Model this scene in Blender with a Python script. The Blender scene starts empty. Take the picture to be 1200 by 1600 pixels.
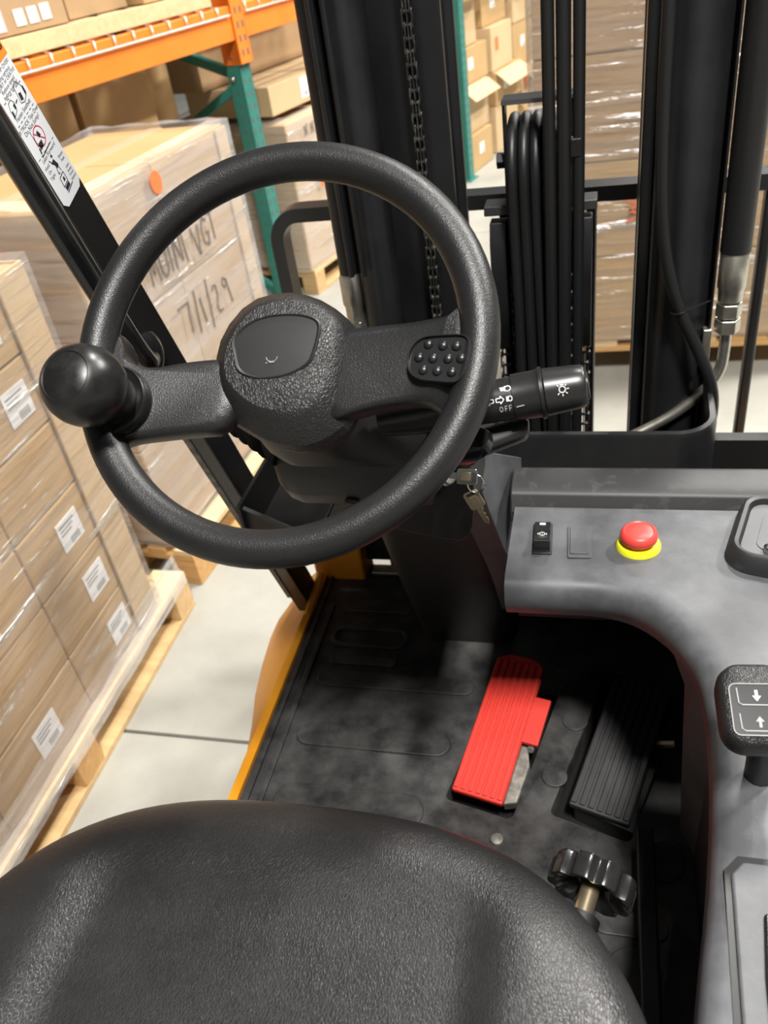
import bpy, bmesh, math, random
from mathutils import Vector as V, Matrix
random.seed(7)
sc = bpy.context.scene
COL = sc.collection
PI = math.pi

# ---------------------------------------------------------------- camera
cam_d = bpy.data.cameras.new('camera'); cam = bpy.data.objects.new('camera', cam_d); COL.objects.link(cam)
cam_d.sensor_fit = 'VERTICAL'; cam_d.sensor_height = 36.0; cam_d.sensor_width = 27.0
cam_d.lens = 1300 / 1600 * 36.0
cam_d.clip_start = 0.02; cam_d.clip_end = 200
RX = V((0.96870287, 0.2098039, -0.13265396))       # image right in world
DN = V((0.02014513, -0.59910035, -0.80042048))     # image down
FW = V((-0.24740437, 0.77269729, -0.58457676))     # view direction
cam.matrix_world = Matrix(((RX.x, -DN.x, -FW.x, 0), (RX.y, -DN.y, -FW.y, 0), (RX.z, -DN.z, -FW.z, 1.6), (0, 0, 0, 1)))
cam_d.dof.use_dof = True; cam_d.dof.focus_distance = 0.78; cam_d.dof.aperture_fstop = 8.5
sc.camera = cam

# ---------------------------------------------------------------- world, lamps, exposure
w = bpy.data.worlds.new('hall_air'); sc.world = w; w.use_nodes = True
w.node_tree.nodes['Background'].inputs[0].default_value = (0.95, 0.97, 1.0, 1)
w.node_tree.nodes['Background'].inputs[1].default_value = 0.09
def high_bay(x, y, z, power, sx, sy, rz=0):
    l = bpy.data.lights.new('high_bay_lamp', 'AREA'); l.shape = 'RECTANGLE'; l.size = sx; l.size_y = sy; l.energy = power
    l.color = (1.0, 0.97, 0.925)
    o = bpy.data.objects.new('high_bay_lamp', l); COL.objects.link(o); o.location = (x, y, z); o.rotation_euler = (0, 0, rz)
    return o
high_bay(3.7, 4.0, 5.6, 900, 0.4, 1.0)
high_bay(0.9, -1.35, 6.0, 800, 0.4, 1.0)
high_bay(3.7, 9.6, 5.6, 620, 0.4, 1.0)
high_bay(0.9, 8.6, 6.0, 330, 0.4, 1.0)
high_bay(1.1, 4.0, 6.0, 420, 0.4, 1.0)
sc.view_settings.view_transform = 'Standard'; sc.view_settings.look = 'None'
sc.view_settings.gamma = 1.0; sc.view_settings.use_curve_mapping = False
sc.view_settings.exposure = -0.3

# ---------------------------------------------------------------- mesh helpers
class MB:
    def __init__(s): s.v = []; s.f = []
    def add(s, vs, fs):
        b = len(s.v); s.v += [tuple(p) for p in vs]; s.f += [tuple(i + b for i in f) for f in fs]; return s
    def box(s, lo, hi):
        x0, y0, z0 = lo; x1, y1, z1 = hi
        return s.add([(x0,y0,z0),(x1,y0,z0),(x1,y1,z0),(x0,y1,z0),(x0,y0,z1),(x1,y0,z1),(x1,y1,z1),(x0,y1,z1)],
                     [(0,3,2,1),(4,5,6,7),(0,1,5,4),(1,2,6,5),(2,3,7,6),(3,0,4,7)])
    def fbox(s, fr, lo, hi):
        k = MB().box(lo, hi); return s.add([fr(*p) for p in k.v], k.f)
    def prism(s, poly, h0, h1, fr=None, cap0=True, cap1=True, scale1=None):
        fr = fr or (lambda a, b, c: (a, b, c)); n = len(poly)
        if scale1:
            cx = sum(p[0] for p in poly) / n; cy = sum(p[1] for p in poly) / n
            top = [(cx + (p[0] - cx) * scale1, cy + (p[1] - cy) * scale1) for p in poly]
        else: top = poly
        vs = [fr(a, b, h0) for a, b in poly] + [fr(a, b, h1) for a, b in top]
        fs = [(i, (i + 1) % n, n + (i + 1) % n, n + i) for i in range(n)]
        if cap0: fs.append(tuple(range(n - 1, -1, -1)))
        if cap1: fs.append(tuple(range(n, 2 * n)))
        return s.add(vs, fs)
    def loft(s, rings, cap0=True, cap1=True, closed=True):
        n = len(rings[0]); vs = [p for r in rings for p in r]; fs = []
        for k in range(len(rings) - 1):
            for i in range(n if closed else n - 1):
                j = (i + 1) % n
                fs.append((k*n+i, k*n+j, (k+1)*n+j, (k+1)*n+i))
        if cap0: fs.append(tuple(range(n - 1, -1, -1)))
        if cap1: fs.append(tuple(range((len(rings)-1)*n, len(rings)*n)))
        return s.add(vs, fs)
    def tube(s, pts, r, seg=12, caps=True, closed=False):
        pts = [V(p) for p in pts]; n = len(pts); rs = r if isinstance(r, (list, tuple)) else [r] * n
        tan = []
        for i in range(n):
            a = pts[(i - 1) % n] if (closed or i > 0) else pts[i]; b = pts[(i + 1) % n] if (closed or i < n - 1) else pts[i]
            tan.append((b - a).normalized())
        up = V((0, 0, 1)) if abs(tan[0].z) < 0.9 else V((1, 0, 0))
        rings = []
        for i in range(n):
            side = tan[i].cross(up)
            if side.length < 1e-5: side = tan[i].cross(V((0, 1, 0)))
            side.normalize(); up = side.cross(tan[i]).normalized()
            rings.append([pts[i] + (side * math.cos(2*PI*k/seg) + up * math.sin(2*PI*k/seg)) * rs[i] for k in range(seg)])
        if closed: rings.append(rings[0]); return s.loft(rings, False, False)
        return s.loft(rings, caps, caps)
    def lathe(s, prof, fr, seg=32):
        rings = [[fr(max(r, 1e-5) * math.cos(2*PI*k/seg), max(r, 1e-5) * math.sin(2*PI*k/seg), h) for k in range(seg)] for r, h in prof]
        return s.loft(rings, True, True)
    def build(s, name, m, parent=None, smooth=35, bevel=0, seg=2, local=False):
        me = bpy.data.meshes.new(name); me.from_pydata([tuple(p) for p in s.v], [], s.f); me.update()
        bm = bmesh.new(); bm.from_mesh(me); bmesh.ops.recalc_face_normals(bm, faces=bm.faces); bm.to_mesh(me); bm.free()
        if smooth:
            me.polygons.foreach_set('use_smooth', [True] * len(me.polygons)); me.set_sharp_from_angle(angle=math.radians(smooth))
        me.materials.append(MAT[m])
        o = bpy.data.objects.new(name, me); COL.objects.link(o)
        if bevel:
            b = o.modifiers.new('edge', 'BEVEL'); b.width = bevel; b.segments = seg; b.limit_method = 'ANGLE'; b.angle_limit = math.radians(32)
            b.harden_normals = True
        if parent is not None: attach(o, parent, local)
        return o
def attach(o, parent, local=False):
    o.parent = parent
    if not local and parent.parent is None and parent.type == 'EMPTY':
        o.matrix_parent_inverse = Matrix.Translation(-V(parent.location))
def empty(name, loc=(0, 0, 0), rz=0):
    o = bpy.data.objects.new(name, None); COL.objects.link(o); o.location = loc; o.rotation_euler = (0, 0, rz); o.empty_display_size = 0.05
    return o
def tag(o, label, cat, group=None):
    o['label'] = label; o['category'] = cat
    if group: o['group'] = group
    return o
def frame(O, U, Vv, N):
    O = V(O); U = V(U); Vv = V(Vv); N = V(N)
    return lambda a, b, c: O + U * a + Vv * b + N * c
def axis_frame(O, N, up=(0, 0, 1)):
    N = V(N).normalized(); U = V(up).cross(N)
    if U.length < 1e-4: U = V((1, 0, 0)).cross(N)
    U.normalize(); return frame(O, U, N.cross(U), N)
def rrect(w, h, r, n=5, cx=0, cy=0):
    out = []
    for (sx, sy, a0) in ((1, 1, 0), (-1, 1, 90), (-1, -1, 180), (1, -1, 270)):
        for k in range(n + 1):
            a = math.radians(a0 + 90 * k / n)
            out.append((cx + sx * (w / 2 - r) + r * math.cos(a), cy + sy * (h / 2 - r) + r * math.sin(a)))
    return out
def smooth_poly(pts, it=2):
    for _ in range(it):
        out = []
        for i in range(len(pts)):
            a = pts[i]; b = pts[(i + 1) % len(pts)]
            out.append(tuple(x * .75 + y * .25 for x, y in zip(a, b))); out.append(tuple(x * .25 + y * .75 for x, y in zip(a, b)))
        pts = out
    return pts
def smooth_path(pts, it=2):
    for _ in range(it):
        out = [tuple(pts[0])]
        for a, b in zip(pts[:-1], pts[1:]):
            out.append(tuple(x * .75 + y * .25 for x, y in zip(a, b))); out.append(tuple(x * .25 + y * .75 for x, y in zip(a, b)))
        out.append(tuple(pts[-1])); pts = out
    return pts
def cut(o, *cutters):
    for k in cutters:
        md = o.modifiers.new('slot', 'BOOLEAN'); md.operation = 'DIFFERENCE'; md.object = k; md.solver = 'EXACT'
    dg = bpy.context.evaluated_depsgraph_get(); dg.update()
    me = bpy.data.meshes.new_from_object(o.evaluated_get(dg)); o.modifiers.clear(); o.data = me
    for k in cutters: bpy.data.objects.remove(k)
def text_mesh(name, body, size, fr, m, parent, align='CENTER', bold=0.0, lift=0.0, depth=0.00008):
    cu = bpy.data.curves.new(name, 'FONT'); cu.body = body; cu.size = size; cu.align_x = align; cu.align_y = 'CENTER'; cu.offset = bold; cu.resolution_u = 3
    cu.extrude = depth
    t = bpy.data.objects.new(name, cu); COL.objects.link(t)
    dg = bpy.context.evaluated_depsgraph_get(); dg.update()
    me = bpy.data.meshes.new_from_object(t.evaluated_get(dg)); bpy.data.objects.remove(t)
    for vx in me.vertices: vx.co = fr(vx.co.x, vx.co.y, vx.co.z + lift)
    me.materials.clear(); me.materials.append(MAT[m])
    o = bpy.data.objects.new(name, me); COL.objects.link(o); attach(o, parent); return o

# ---------------------------------------------------------------- materials
MAT = {}
def mat(name, col, rough=0.5, metal=0.0, spec=0.5, noise=None, bump=None, coat=0):
    m = bpy.data.materials.new(name); m.use_nodes = True; nt = m.node_tree; b = nt.nodes['Principled BSDF']
    b.inputs['Base Color'].default_value = (*col, 1); b.inputs['Roughness'].default_value = rough; b.inputs['Metallic'].default_value = metal
    b.inputs['Specular IOR Level'].default_value = spec; b.inputs['Coat Weight'].default_value = coat
    tc = nt.nodes.new('ShaderNodeTexCoord')
    def mapped(scale):
        mp = nt.nodes.new('ShaderNodeMapping'); mp.inputs['Scale'].default_value = scale if isinstance(scale, (tuple, list)) else (scale,) * 3
        nt.links.new(tc.outputs['Object'], mp.inputs[0]); return mp.outputs[0]
    if noise:                                       # (scale, colour2, lo, hi, rough2)
        n = nt.nodes.new('ShaderNodeTexNoise'); n.inputs['Scale'].default_value = 1; n.inputs['Detail'].default_value = 6; n.inputs['Roughness'].default_value = 0.65
        nt.links.new(mapped(noise[0]), n.inputs['Vector'])
        r = nt.nodes.new('ShaderNodeValToRGB'); r.color_ramp.elements[0].position = noise[2]; r.color_ramp.elements[1].position = noise[3]
        r.color_ramp.elements[0].color = (*col, 1); r.color_ramp.elements[1].color = (*noise[1], 1)
        nt.links.new(n.outputs['Fac'], r.inputs[0]); nt.links.new(r.outputs[0], b.inputs['Base Color'])
        if len(noise) > 4:
            q = nt.nodes.new('ShaderNodeMapRange'); q.inputs['From Min'].default_value = noise[2]; q.inputs['From Max'].default_value = noise[3]
            q.inputs['To Min'].default_value = rough; q.inputs['To Max'].default_value = noise[4]
            nt.links.new(n.outputs['Fac'], q.inputs['Value']); nt.links.new(q.outputs[0], b.inputs['Roughness'])
    if bump:                                        # (kind, scale, strength, distance)
        kind, scale, st, dist = bump
        if kind == 'noise':
            t = nt.nodes.new('ShaderNodeTexNoise'); t.inputs['Scale'].default_value = 1; t.inputs['Detail'].default_value = 3; out = t.outputs['Fac']
        elif kind == 'grain':
            t = nt.nodes.new('ShaderNodeTexVoronoi'); t.feature = 'SMOOTH_F1'; t.inputs['Scale'].default_value = 1; out = t.outputs['Distance']
        else:
            t = nt.nodes.new('ShaderNodeTexVoronoi'); t.feature = 'DISTANCE_TO_EDGE'; t.inputs['Scale'].default_value = 1; out = t.outputs['Distance']
        src = mapped(scale)
        if kind in ('grain', 'hide'):               # warp the cells so that the grain reads as creases
            wn = nt.nodes.new('ShaderNodeTexNoise'); wn.inputs['Scale'].default_value = 0.6; nt.links.new(src, wn.inputs['Vector'])
            mx = nt.nodes.new('ShaderNodeVectorMath'); mx.operation = 'MULTIPLY_ADD'; mx.inputs[1].default_value = (1.6, 1.6, 1.6)
            nt.links.new(wn.outputs['Color'], mx.inputs[0]); nt.links.new(src, mx.inputs[2]); src = mx.outputs[0]
        nt.links.new(src, t.inputs['Vector'])
        bp = nt.nodes.new('ShaderNodeBump'); bp.inputs['Strength'].default_value = st; bp.inputs['Distance'].default_value = dist
        if kind == 'hide':
            mr = nt.nodes.new('ShaderNodeMapRange'); mr.inputs['From Max'].default_value = 0.22; nt.links.new(out, mr.inputs['Value']); out = mr.outputs[0]
        nt.links.new(out, bp.inputs['Height']); nt.links.new(bp.outputs[0], b.inputs['Normal'])
    MAT[name] = m; return m
mat('wheel_grain', (0.009, 0.009, 0.0095), 0.40, bump=('grain', 1150, 0.40, 0.0005), noise=(30, (0.012, 0.012, 0.0125), .35, .7))
mat('hub_grain', (0.011, 0.011, 0.011), 0.44, bump=('hide', (520, 330, 330), 0.5, 0.0005), noise=(26, (0.015, 0.0148, 0.0145), .35, .7))
mat('smooth_black', (0.009, 0.0085, 0.0085), 0.5)
mat('satin_black', (0.010, 0.010, 0.0107), 0.33, noise=(30, (0.014, 0.014, 0.0147), .4, .7))
mat('gloss_black', (0.010, 0.010, 0.011), 0.16, noise=(14, (0.016, 0.016, 0.016), .4, .7, 0.3))
mat('knob_black', (0.007, 0.007, 0.007), 0.3, noise=(60, (0.010, 0.010, 0.010), .4, .7, 0.45))
mat('column_plastic', (0.019, 0.018, 0.017), 0.5, bump=('noise', 900, 0.15, 0.0003))
mat('column_grain', (0.028, 0.028, 0.029), 0.5, bump=('grain', 800, 0.4, 0.0004))
mat('dash_plastic', (0.062, 0.064, 0.070), 0.46, noise=(22, (0.118, 0.121, 0.128), .38, .78, .56), bump=('noise', 700, 0.22, 0.0004))
mat('dash_dark', (0.02, 0.02, 0.021), 0.5, noise=(40, (0.06, 0.058, 0.055), .55, .8, .6), bump=('noise', 600, 0.2, 0.0004))
mat('inset_grey', (0.06, 0.062, 0.067), 0.5, noise=(12, (0.08, 0.082, 0.087), .35, .7))
mat('leather', (0.0105, 0.0100, 0.0102), 0.34, noise=(18, (0.0135, 0.013, 0.013), .35, .7, .42), bump=('hide', (560, 270, 450), 0.27, 0.0006))
mat('mat_rubber', (0.015, 0.015, 0.016), 0.5, noise=(24, (0.085, 0.082, 0.078), .36, .82, .62), bump=('noise', 300, 0.18, 0.0006))
mat('pedal_black', (0.021, 0.021, 0.022), 0.5, noise=(40, (0.034, 0.033, 0.032), .5, .8))
mat('pedal_red', (0.62, 0.035, 0.022), 0.42, noise=(55, (0.40, 0.03, 0.02), .55, .85, .55))
mat('worn_steel', (0.13, 0.125, 0.11), 0.6, metal=0.5, noise=(60, (0.30, 0.28, 0.24), .4, .7))
mat('rubber', (0.007, 0.007, 0.007), 0.42)
mat('hose', (0.007, 0.0073, 0.008), 0.46, bump=('noise', 400, 0.1, 0.0004))
mat('mast_paint', (0.0065, 0.0068, 0.008), 0.34, noise=(9, (0.010, 0.0105, 0.012), .4, .7, .42))
mat('grease_steel', (0.05, 0.048, 0.045), 0.35, metal=0.7, noise=(80, (0.25, 0.24, 0.22), .5, .75))
mat('zinc', (0.52, 0.50, 0.44), 0.34, metal=0.9, noise=(50, (0.34, 0.32, 0.28), .45, .75))
mat('chrome', (0.75, 0.73, 0.68), 0.16, metal=1.0)
mat('brass', (0.66, 0.55, 0.36), 0.28, metal=0.9)
mat('white_print', (0.78, 0.78, 0.76), 0.5)
mat('grey_print', (0.25, 0.25, 0.25), 0.5)
mat('estop_red', (0.66, 0.055, 0.045), 0.4)
mat('estop_yellow', (0.84, 0.78, 0.02), 0.45)
mat('body_yellow', (0.80, 0.33, 0.018), 0.32, noise=(8, (0.72, 0.28, 0.015), .4, .7))
mat('rack_orange', (0.86, 0.22, 0.025), 0.4, noise=(7, (0.80, 0.19, 0.02), .4, .7))
mat('rack_green', (0.028, 0.19, 0.155), 0.4, noise=(9, (0.022, 0.16, 0.13), .4, .7))
mat('wire', (0.62, 0.58, 0.55), 0.32, metal=0.7)
mat('concrete', (0.345, 0.34, 0.30), 0.55, noise=(2.6, (0.265, 0.26, 0.228), .42, .75, .42), bump=('noise', 60, 0.06, 0.001))
mat('wall_paint', (0.55, 0.55, 0.54), 0.7)
mat('joint', (0.10, 0.095, 0.085), 0.8)
mat('card', (0.475, 0.312, 0.142), 0.72, noise=(5, (0.425, 0.275, 0.122), .35, .7))
mat('card_pale', (0.57, 0.41, 0.23), 0.7, noise=(5, (0.52, 0.37, 0.205), .35, .7))
mat('card_brown', (0.40, 0.26, 0.135), 0.72, noise=(5, (0.35, 0.225, 0.115), .35, .7))
mat('tape', (0.55, 0.42, 0.27), 0.25)
mat('label_white', (0.80, 0.80, 0.80), 0.5)
mat('label_orange', (0.90, 0.17, 0.05), 0.5)
mat('label_green', (0.25, 0.75, 0.1), 0.5)
mat('label_pink', (0.75, 0.5, 0.55), 0.5)
mat('marker', (0.13, 0.12, 0.12), 0.6)
mat('marker_red', (0.62, 0.17, 0.10), 0.6)
mat('decal_white', (0.78, 0.80, 0.83), 0.4)
mat('decal_orange', (0.88, 0.27, 0.03), 0.4)
mat('decal_red', (0.55, 0.02, 0.06), 0.4)
mat('ink', (0.02, 0.02, 0.025), 0.5)
def wood(name, c1, c2):
    m = mat(name, c1, 0.7, noise=((3.5, 40, 40), c2, .35, .72), bump=('noise', (6, 90, 90), 0.2, 0.001)); return m
wood('pine', (0.60, 0.41, 0.20), (0.47, 0.295, 0.13)); wood('pine_pale', (0.66, 0.50, 0.28), (0.56, 0.39, 0.20)); wood('pine_orange', (0.56, 0.33, 0.13), (0.43, 0.235, 0.08))
def film(name, haze, streak, tint=(0.93, 0.93, 0.95), shine=0.6):
    m = bpy.data.materials.new(name); m.use_nodes = True; nt = m.node_tree; nt.nodes.clear()
    out = nt.nodes.new('ShaderNodeOutputMaterial'); tr = nt.nodes.new('ShaderNodeBsdfTransparent'); gl = nt.nodes.new('ShaderNodeBsdfGlossy'); df = nt.nodes.new('ShaderNodeBsdfDiffuse')
    gl.inputs['Roughness'].default_value = 0.12; df.inputs['Color'].default_value = (*tint, 1)
    tc = nt.nodes.new('ShaderNodeTexCoord')
    mp = nt.nodes.new('ShaderNodeMapping'); mp.inputs['Rotation'].default_value = (0.35, 0.35, 0); mp.inputs['Scale'].default_value = (1.4, 1.4, 16)
    nt.links.new(tc.outputs['Object'], mp.inputs[0])
    n = nt.nodes.new('ShaderNodeTexNoise'); n.inputs['Scale'].default_value = 1.6; n.inputs['Detail'].default_value = 5; nt.links.new(mp.outputs[0], n.inputs['Vector'])
    bp = nt.nodes.new('ShaderNodeBump'); bp.inputs['Strength'].default_value = 0.9; bp.inputs['Distance'].default_value = 0.02
    nt.links.new(n.outputs['Fac'], bp.inputs['Height']); nt.links.new(bp.outputs[0], gl.inputs['Normal'])
    r = nt.nodes.new('ShaderNodeMapRange'); r.inputs['From Min'].default_value = 0.12; r.inputs['From Max'].default_value = 0.78; r.inputs['To Min'].default_value = haze; r.inputs['To Max'].default_value = streak
    nt.links.new(n.outputs['Fac'], r.inputs['Value'])
    m1 = nt.nodes.new('ShaderNodeMixShader'); nt.links.new(r.outputs[0], m1.inputs[0]); nt.links.new(tr.outputs[0], m1.inputs[1]); nt.links.new(df.outputs[0], m1.inputs[2])
    lw = nt.nodes.new('ShaderNodeFresnel'); lw.inputs['IOR'].default_value = 1.22; nt.links.new(bp.outputs[0], lw.inputs['Normal'])
    ad = nt.nodes.new('ShaderNodeMath'); ad.operation = 'ADD'; ad.inputs[1].default_value = 0.0; nt.links.new(lw.outputs[0], ad.inputs[0])
    ad.operation = 'MULTIPLY'; ad.inputs[1].default_value = 0.6
    m2 = nt.nodes.new('ShaderNodeMixShader'); nt.links.new(ad.outputs[0], m2.inputs[0]); nt.links.new(m1.outputs[0], m2.inputs[1]); nt.links.new(gl.outputs[0], m2.inputs[2])
    mp2 = nt.nodes.new('ShaderNodeMapping'); mp2.inputs['Rotation'].default_value = (0.3, 0.3, 0); mp2.inputs['Scale'].default_value = (3.0, 3.0, 42); nt.links.new(tc.outputs['Object'], mp2.inputs[0])
    n2 = nt.nodes.new('ShaderNodeTexNoise'); n2.inputs['Scale'].default_value = 1.0; n2.inputs['Detail'].default_value = 4; nt.links.new(mp2.outputs[0], n2.inputs['Vector'])
    r2 = nt.nodes.new('ShaderNodeMapRange'); r2.inputs['From Min'].default_value = 0.58; r2.inputs['From Max'].default_value = 0.70; r2.inputs['To Max'].default_value = shine; nt.links.new(n2.outputs['Fac'], r2.inputs['Value'])
    g2 = nt.nodes.new('ShaderNodeBsdfGlossy'); g2.inputs['Roughness'].default_value = 0.33
    b2 = nt.nodes.new('ShaderNodeBump'); b2.inputs['Strength'].default_value = 1.0; b2.inputs['Distance'].default_value = 0.03; nt.links.new(n2.outputs['Fac'], b2.inputs['Height']); nt.links.new(b2.outputs[0], g2.inputs['Normal'])
    m3 = nt.nodes.new('ShaderNodeMixShader'); nt.links.new(r2.outputs[0], m3.inputs[0]); nt.links.new(m2.outputs[0], m3.inputs[1]); nt.links.new(g2.outputs[0], m3.inputs[2])
    nt.links.new(m3.outputs[0], out.inputs[0]); MAT[name] = m
film('film_clear', 0.0, 0.14); film('film_milky', 0.05, 0.30); film('film_brown', 0.03, 0.28, (0.75, 0.68, 0.62))

# ================================================================ the setting
fl = MB().box((-14, -8, -0.2), (14, 24, -0.012)).build('floor', 'joint', smooth=0); fl['kind'] = 'structure'
for nm, lo, hi in (('wall_back', (-14, 24, -.2), (14, 24.2, 8)), ('wall_left', (-14.2, -8, -.2), (-14, 24, 8)), ('wall_right', (14, -8, -.2), (14.2, 24, 8)), ('wall_rear', (-14, -8.2, -.2), (14, -8, 8))):
    w_o = MB().box(lo, hi).build(nm, 'wall_paint', smooth=0); w_o['kind'] = 'structure'
YJ = [-8, -2.5, 1.168, 4.83, 8.5, 12.15, 17, 24]; XJ = [-14, -8.2, -4.5, 0.9, 6.0, 14]
for a, b in zip(XJ[:-1], XJ[1:]):
    for c, d in zip(YJ[:-1], YJ[1:]):
        MB().box((a + .004, c + .004, -0.03), (b - .004, d - .004, 0)).build('slab', 'concrete', fl, smooth=0, bevel=0.003, seg=1)

# ================================================================ the forklift
FL = empty('forklift', (-0.1, 0.6, 0))
tag(FL, 'black and yellow forklift truck seen from its driving seat, mast in front', 'forklift')

# chassis and side panel -----------------------------------------------------
MB().box((-0.47, 0.1, 0.12), (0.42, 1.16, 0.548)).build('chassis', 'body_yellow', FL, bevel=0.02)
rings = []
for y, bulge in ((0.30, .0), (0.55, .0), (0.66, .004), (0.72, .02), (0.80, .045), (0.88, .075), (0.97, .098), (1.05, .112), (1.10, .112), (1.135, .085), (1.15, .03)):
    x1 = -0.492 - bulge; zl = 0.60 - bulge * .95
    prof = [(-0.478, 0.585), (-0.478, 0.628), (-0.492, 0.628), (-0.494, 0.606), (-0.494 - bulge * .5, 0.606 - bulge * .35), (x1 - .002, zl), (x1, zl - .02), (x1 + .004, 0.16), (-0.478, 0.16)]
    rings.append([(x, y, z) for x, z in prof])
MB().loft(rings).build('side_panel', 'body_yellow', FL, smooth=50, bevel=0.004)
MB().box((-0.50, 1.09, 0.56), (-0.405, 1.155, 0.80)).build('front_bracket', 'body_yellow', FL, bevel=0.006)
MB().tube([(-0.486, 0.985, 0.622), (-0.484, 1.045, 0.632), (-0.478, 1.068, 0.65)], 0.008, 8).build('floor_hinge', 'body_yellow', FL)

# floor plate with rubber mat ------------------------------------------------
mat_o = MB().box((-0.482, 0.08, 0.585), (0.36, 1.135, 0.62)).build('floor_mat', 'mat_rubber', FL, bevel=0.004)
def slot(cx, cy, ang, w, h):
    ca, sa = math.cos(ang), math.sin(ang)
    f = lambda a, b, c: V((cx + a * ca - b * sa, cy + a * sa + b * ca, c))
    return MB().prism(rrect(w, h, 0.008, 3), 0.57, 0.66, f).build('slot', 'rubber', smooth=0)
mat_o.data.materials  # mat keeps its own material
PA = math.radians(-13)
cut_a = slot(-0.118, 0.765, PA, 0.094, 0.245); cut_b = slot(0.036, 0.765, math.radians(-16), 0.105, 0.27)
mat_o.modifiers.clear(); cut(mat_o, cut_a, cut_b)
bv = mat_o.modifiers.new('edge', 'BEVEL'); bv.width = 0.003; bv.segments = 2; bv.limit_method = 'ANGLE'
MB().box((-0.20, 0.62, 0.55), (0.12, 0.92, 0.578)).build('pedal_well', 'rubber', FL, smooth=0)
# embossed ribs of the mat, each a raised pad with round ends
def pad(x0, x1, y0, y1, h=0.004, r=None, name='mat_rib', m='mat_rubber'):
    MB().prism(rrect(x1 - x0, y1 - y0, r or min(x1 - x0, y1 - y0) * .49, 6, (x0 + x1) / 2, (y0 + y1) / 2), 0.6195, 0.62 + h, scale1=0.985).build(name, m, mat_o, bevel=0.0015)
pad(-0.452, -0.455 + .012, 0.42, 1.02, .004, .003); pad(-0.470, -0.464, 0.42, 1.10, .005, .003)
ring = MB()
inner = rrect(0.118, 0.032, 0.015, 6, -0.363, 0.945); outer = rrect(0.134, 0.048, 0.022, 6, -0.363, 0.945)
n = len(inner)
ring.add([(x, y, .6195) for x, y in outer] + [(x, y, .6245) for x, y in outer] + [(x, y, .6245) for x, y in inner] + [(x, y, .6195) for x, y in inner],
         [(i, (i+1) % n, n + (i+1) % n, n + i) for i in range(n)] + [(n+i, n+(i+1) % n, 2*n+(i+1) % n, 2*n+i) for i in range(n)] + [(2*n+i, 2*n+(i+1) % n, 3*n+(i+1) % n, 3*n+i) for i in range(n)])
ring.build('mat_ring', 'mat_rubber', mat_o, bevel=0.0015)
pad(-0.425, -0.300, 1.005, 1.035); pad(-0.418, -0.305, 0.882, 0.900)
for (x0, x1, y0, y1) in ((-0.43, -0.175, 0.835, 0.868), (-0.43, -0.195, 0.720, 0.762), (-0.43, -0.215, 0.60, 0.655), (0.005, 0.09, 0.50, 0.53)): pad(x0, x1, y0, y1, .0035)
for (x, y, r) in ((-0.024, 0.805, 0.0185), (-0.048, 0.707, 0.0175), (0.085, 0.60, 0.028), (0.05, 0.46, 0.03)):
    pad(x - r, x + r, y - r, y + r, .003, r * .99, 'mat_stud')
MB().lathe([(0.008, 0.6195), (0.008, 0.625), (0.004, 0.627)], frame((-0.115, 0.602, 0), (1,0,0), (0,1,0), (0,0,1)), 12).build('screw', 'worn_steel', mat_o)
# firewall in front of the feet
MB().box((-0.285, 1.118, 0.55), (0.34, 1.14, 0.90)).build('firewall', 'smooth_black', FL)
MB().box((-0.10, 0.83, 0.80), (0.46, 1.14, 0.82)).build('dash_light_shield', 'smooth_black', FL)  # unseen plate added to keep overhead light off the mat below the dash
MB().box((-0.47, 1.122, 0.642), (-0.28, 1.14, 0.90)).build('front_kick_plate', 'smooth_black', FL)
# solid strip by the left foot, bright to imitate lit floor beyond a slit
MB().box((-0.395, 1.100, 0.622), (-0.335, 1.121, 0.630)).build('lit_slit_strip', 'zinc', FL, bevel=0.002)

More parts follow.
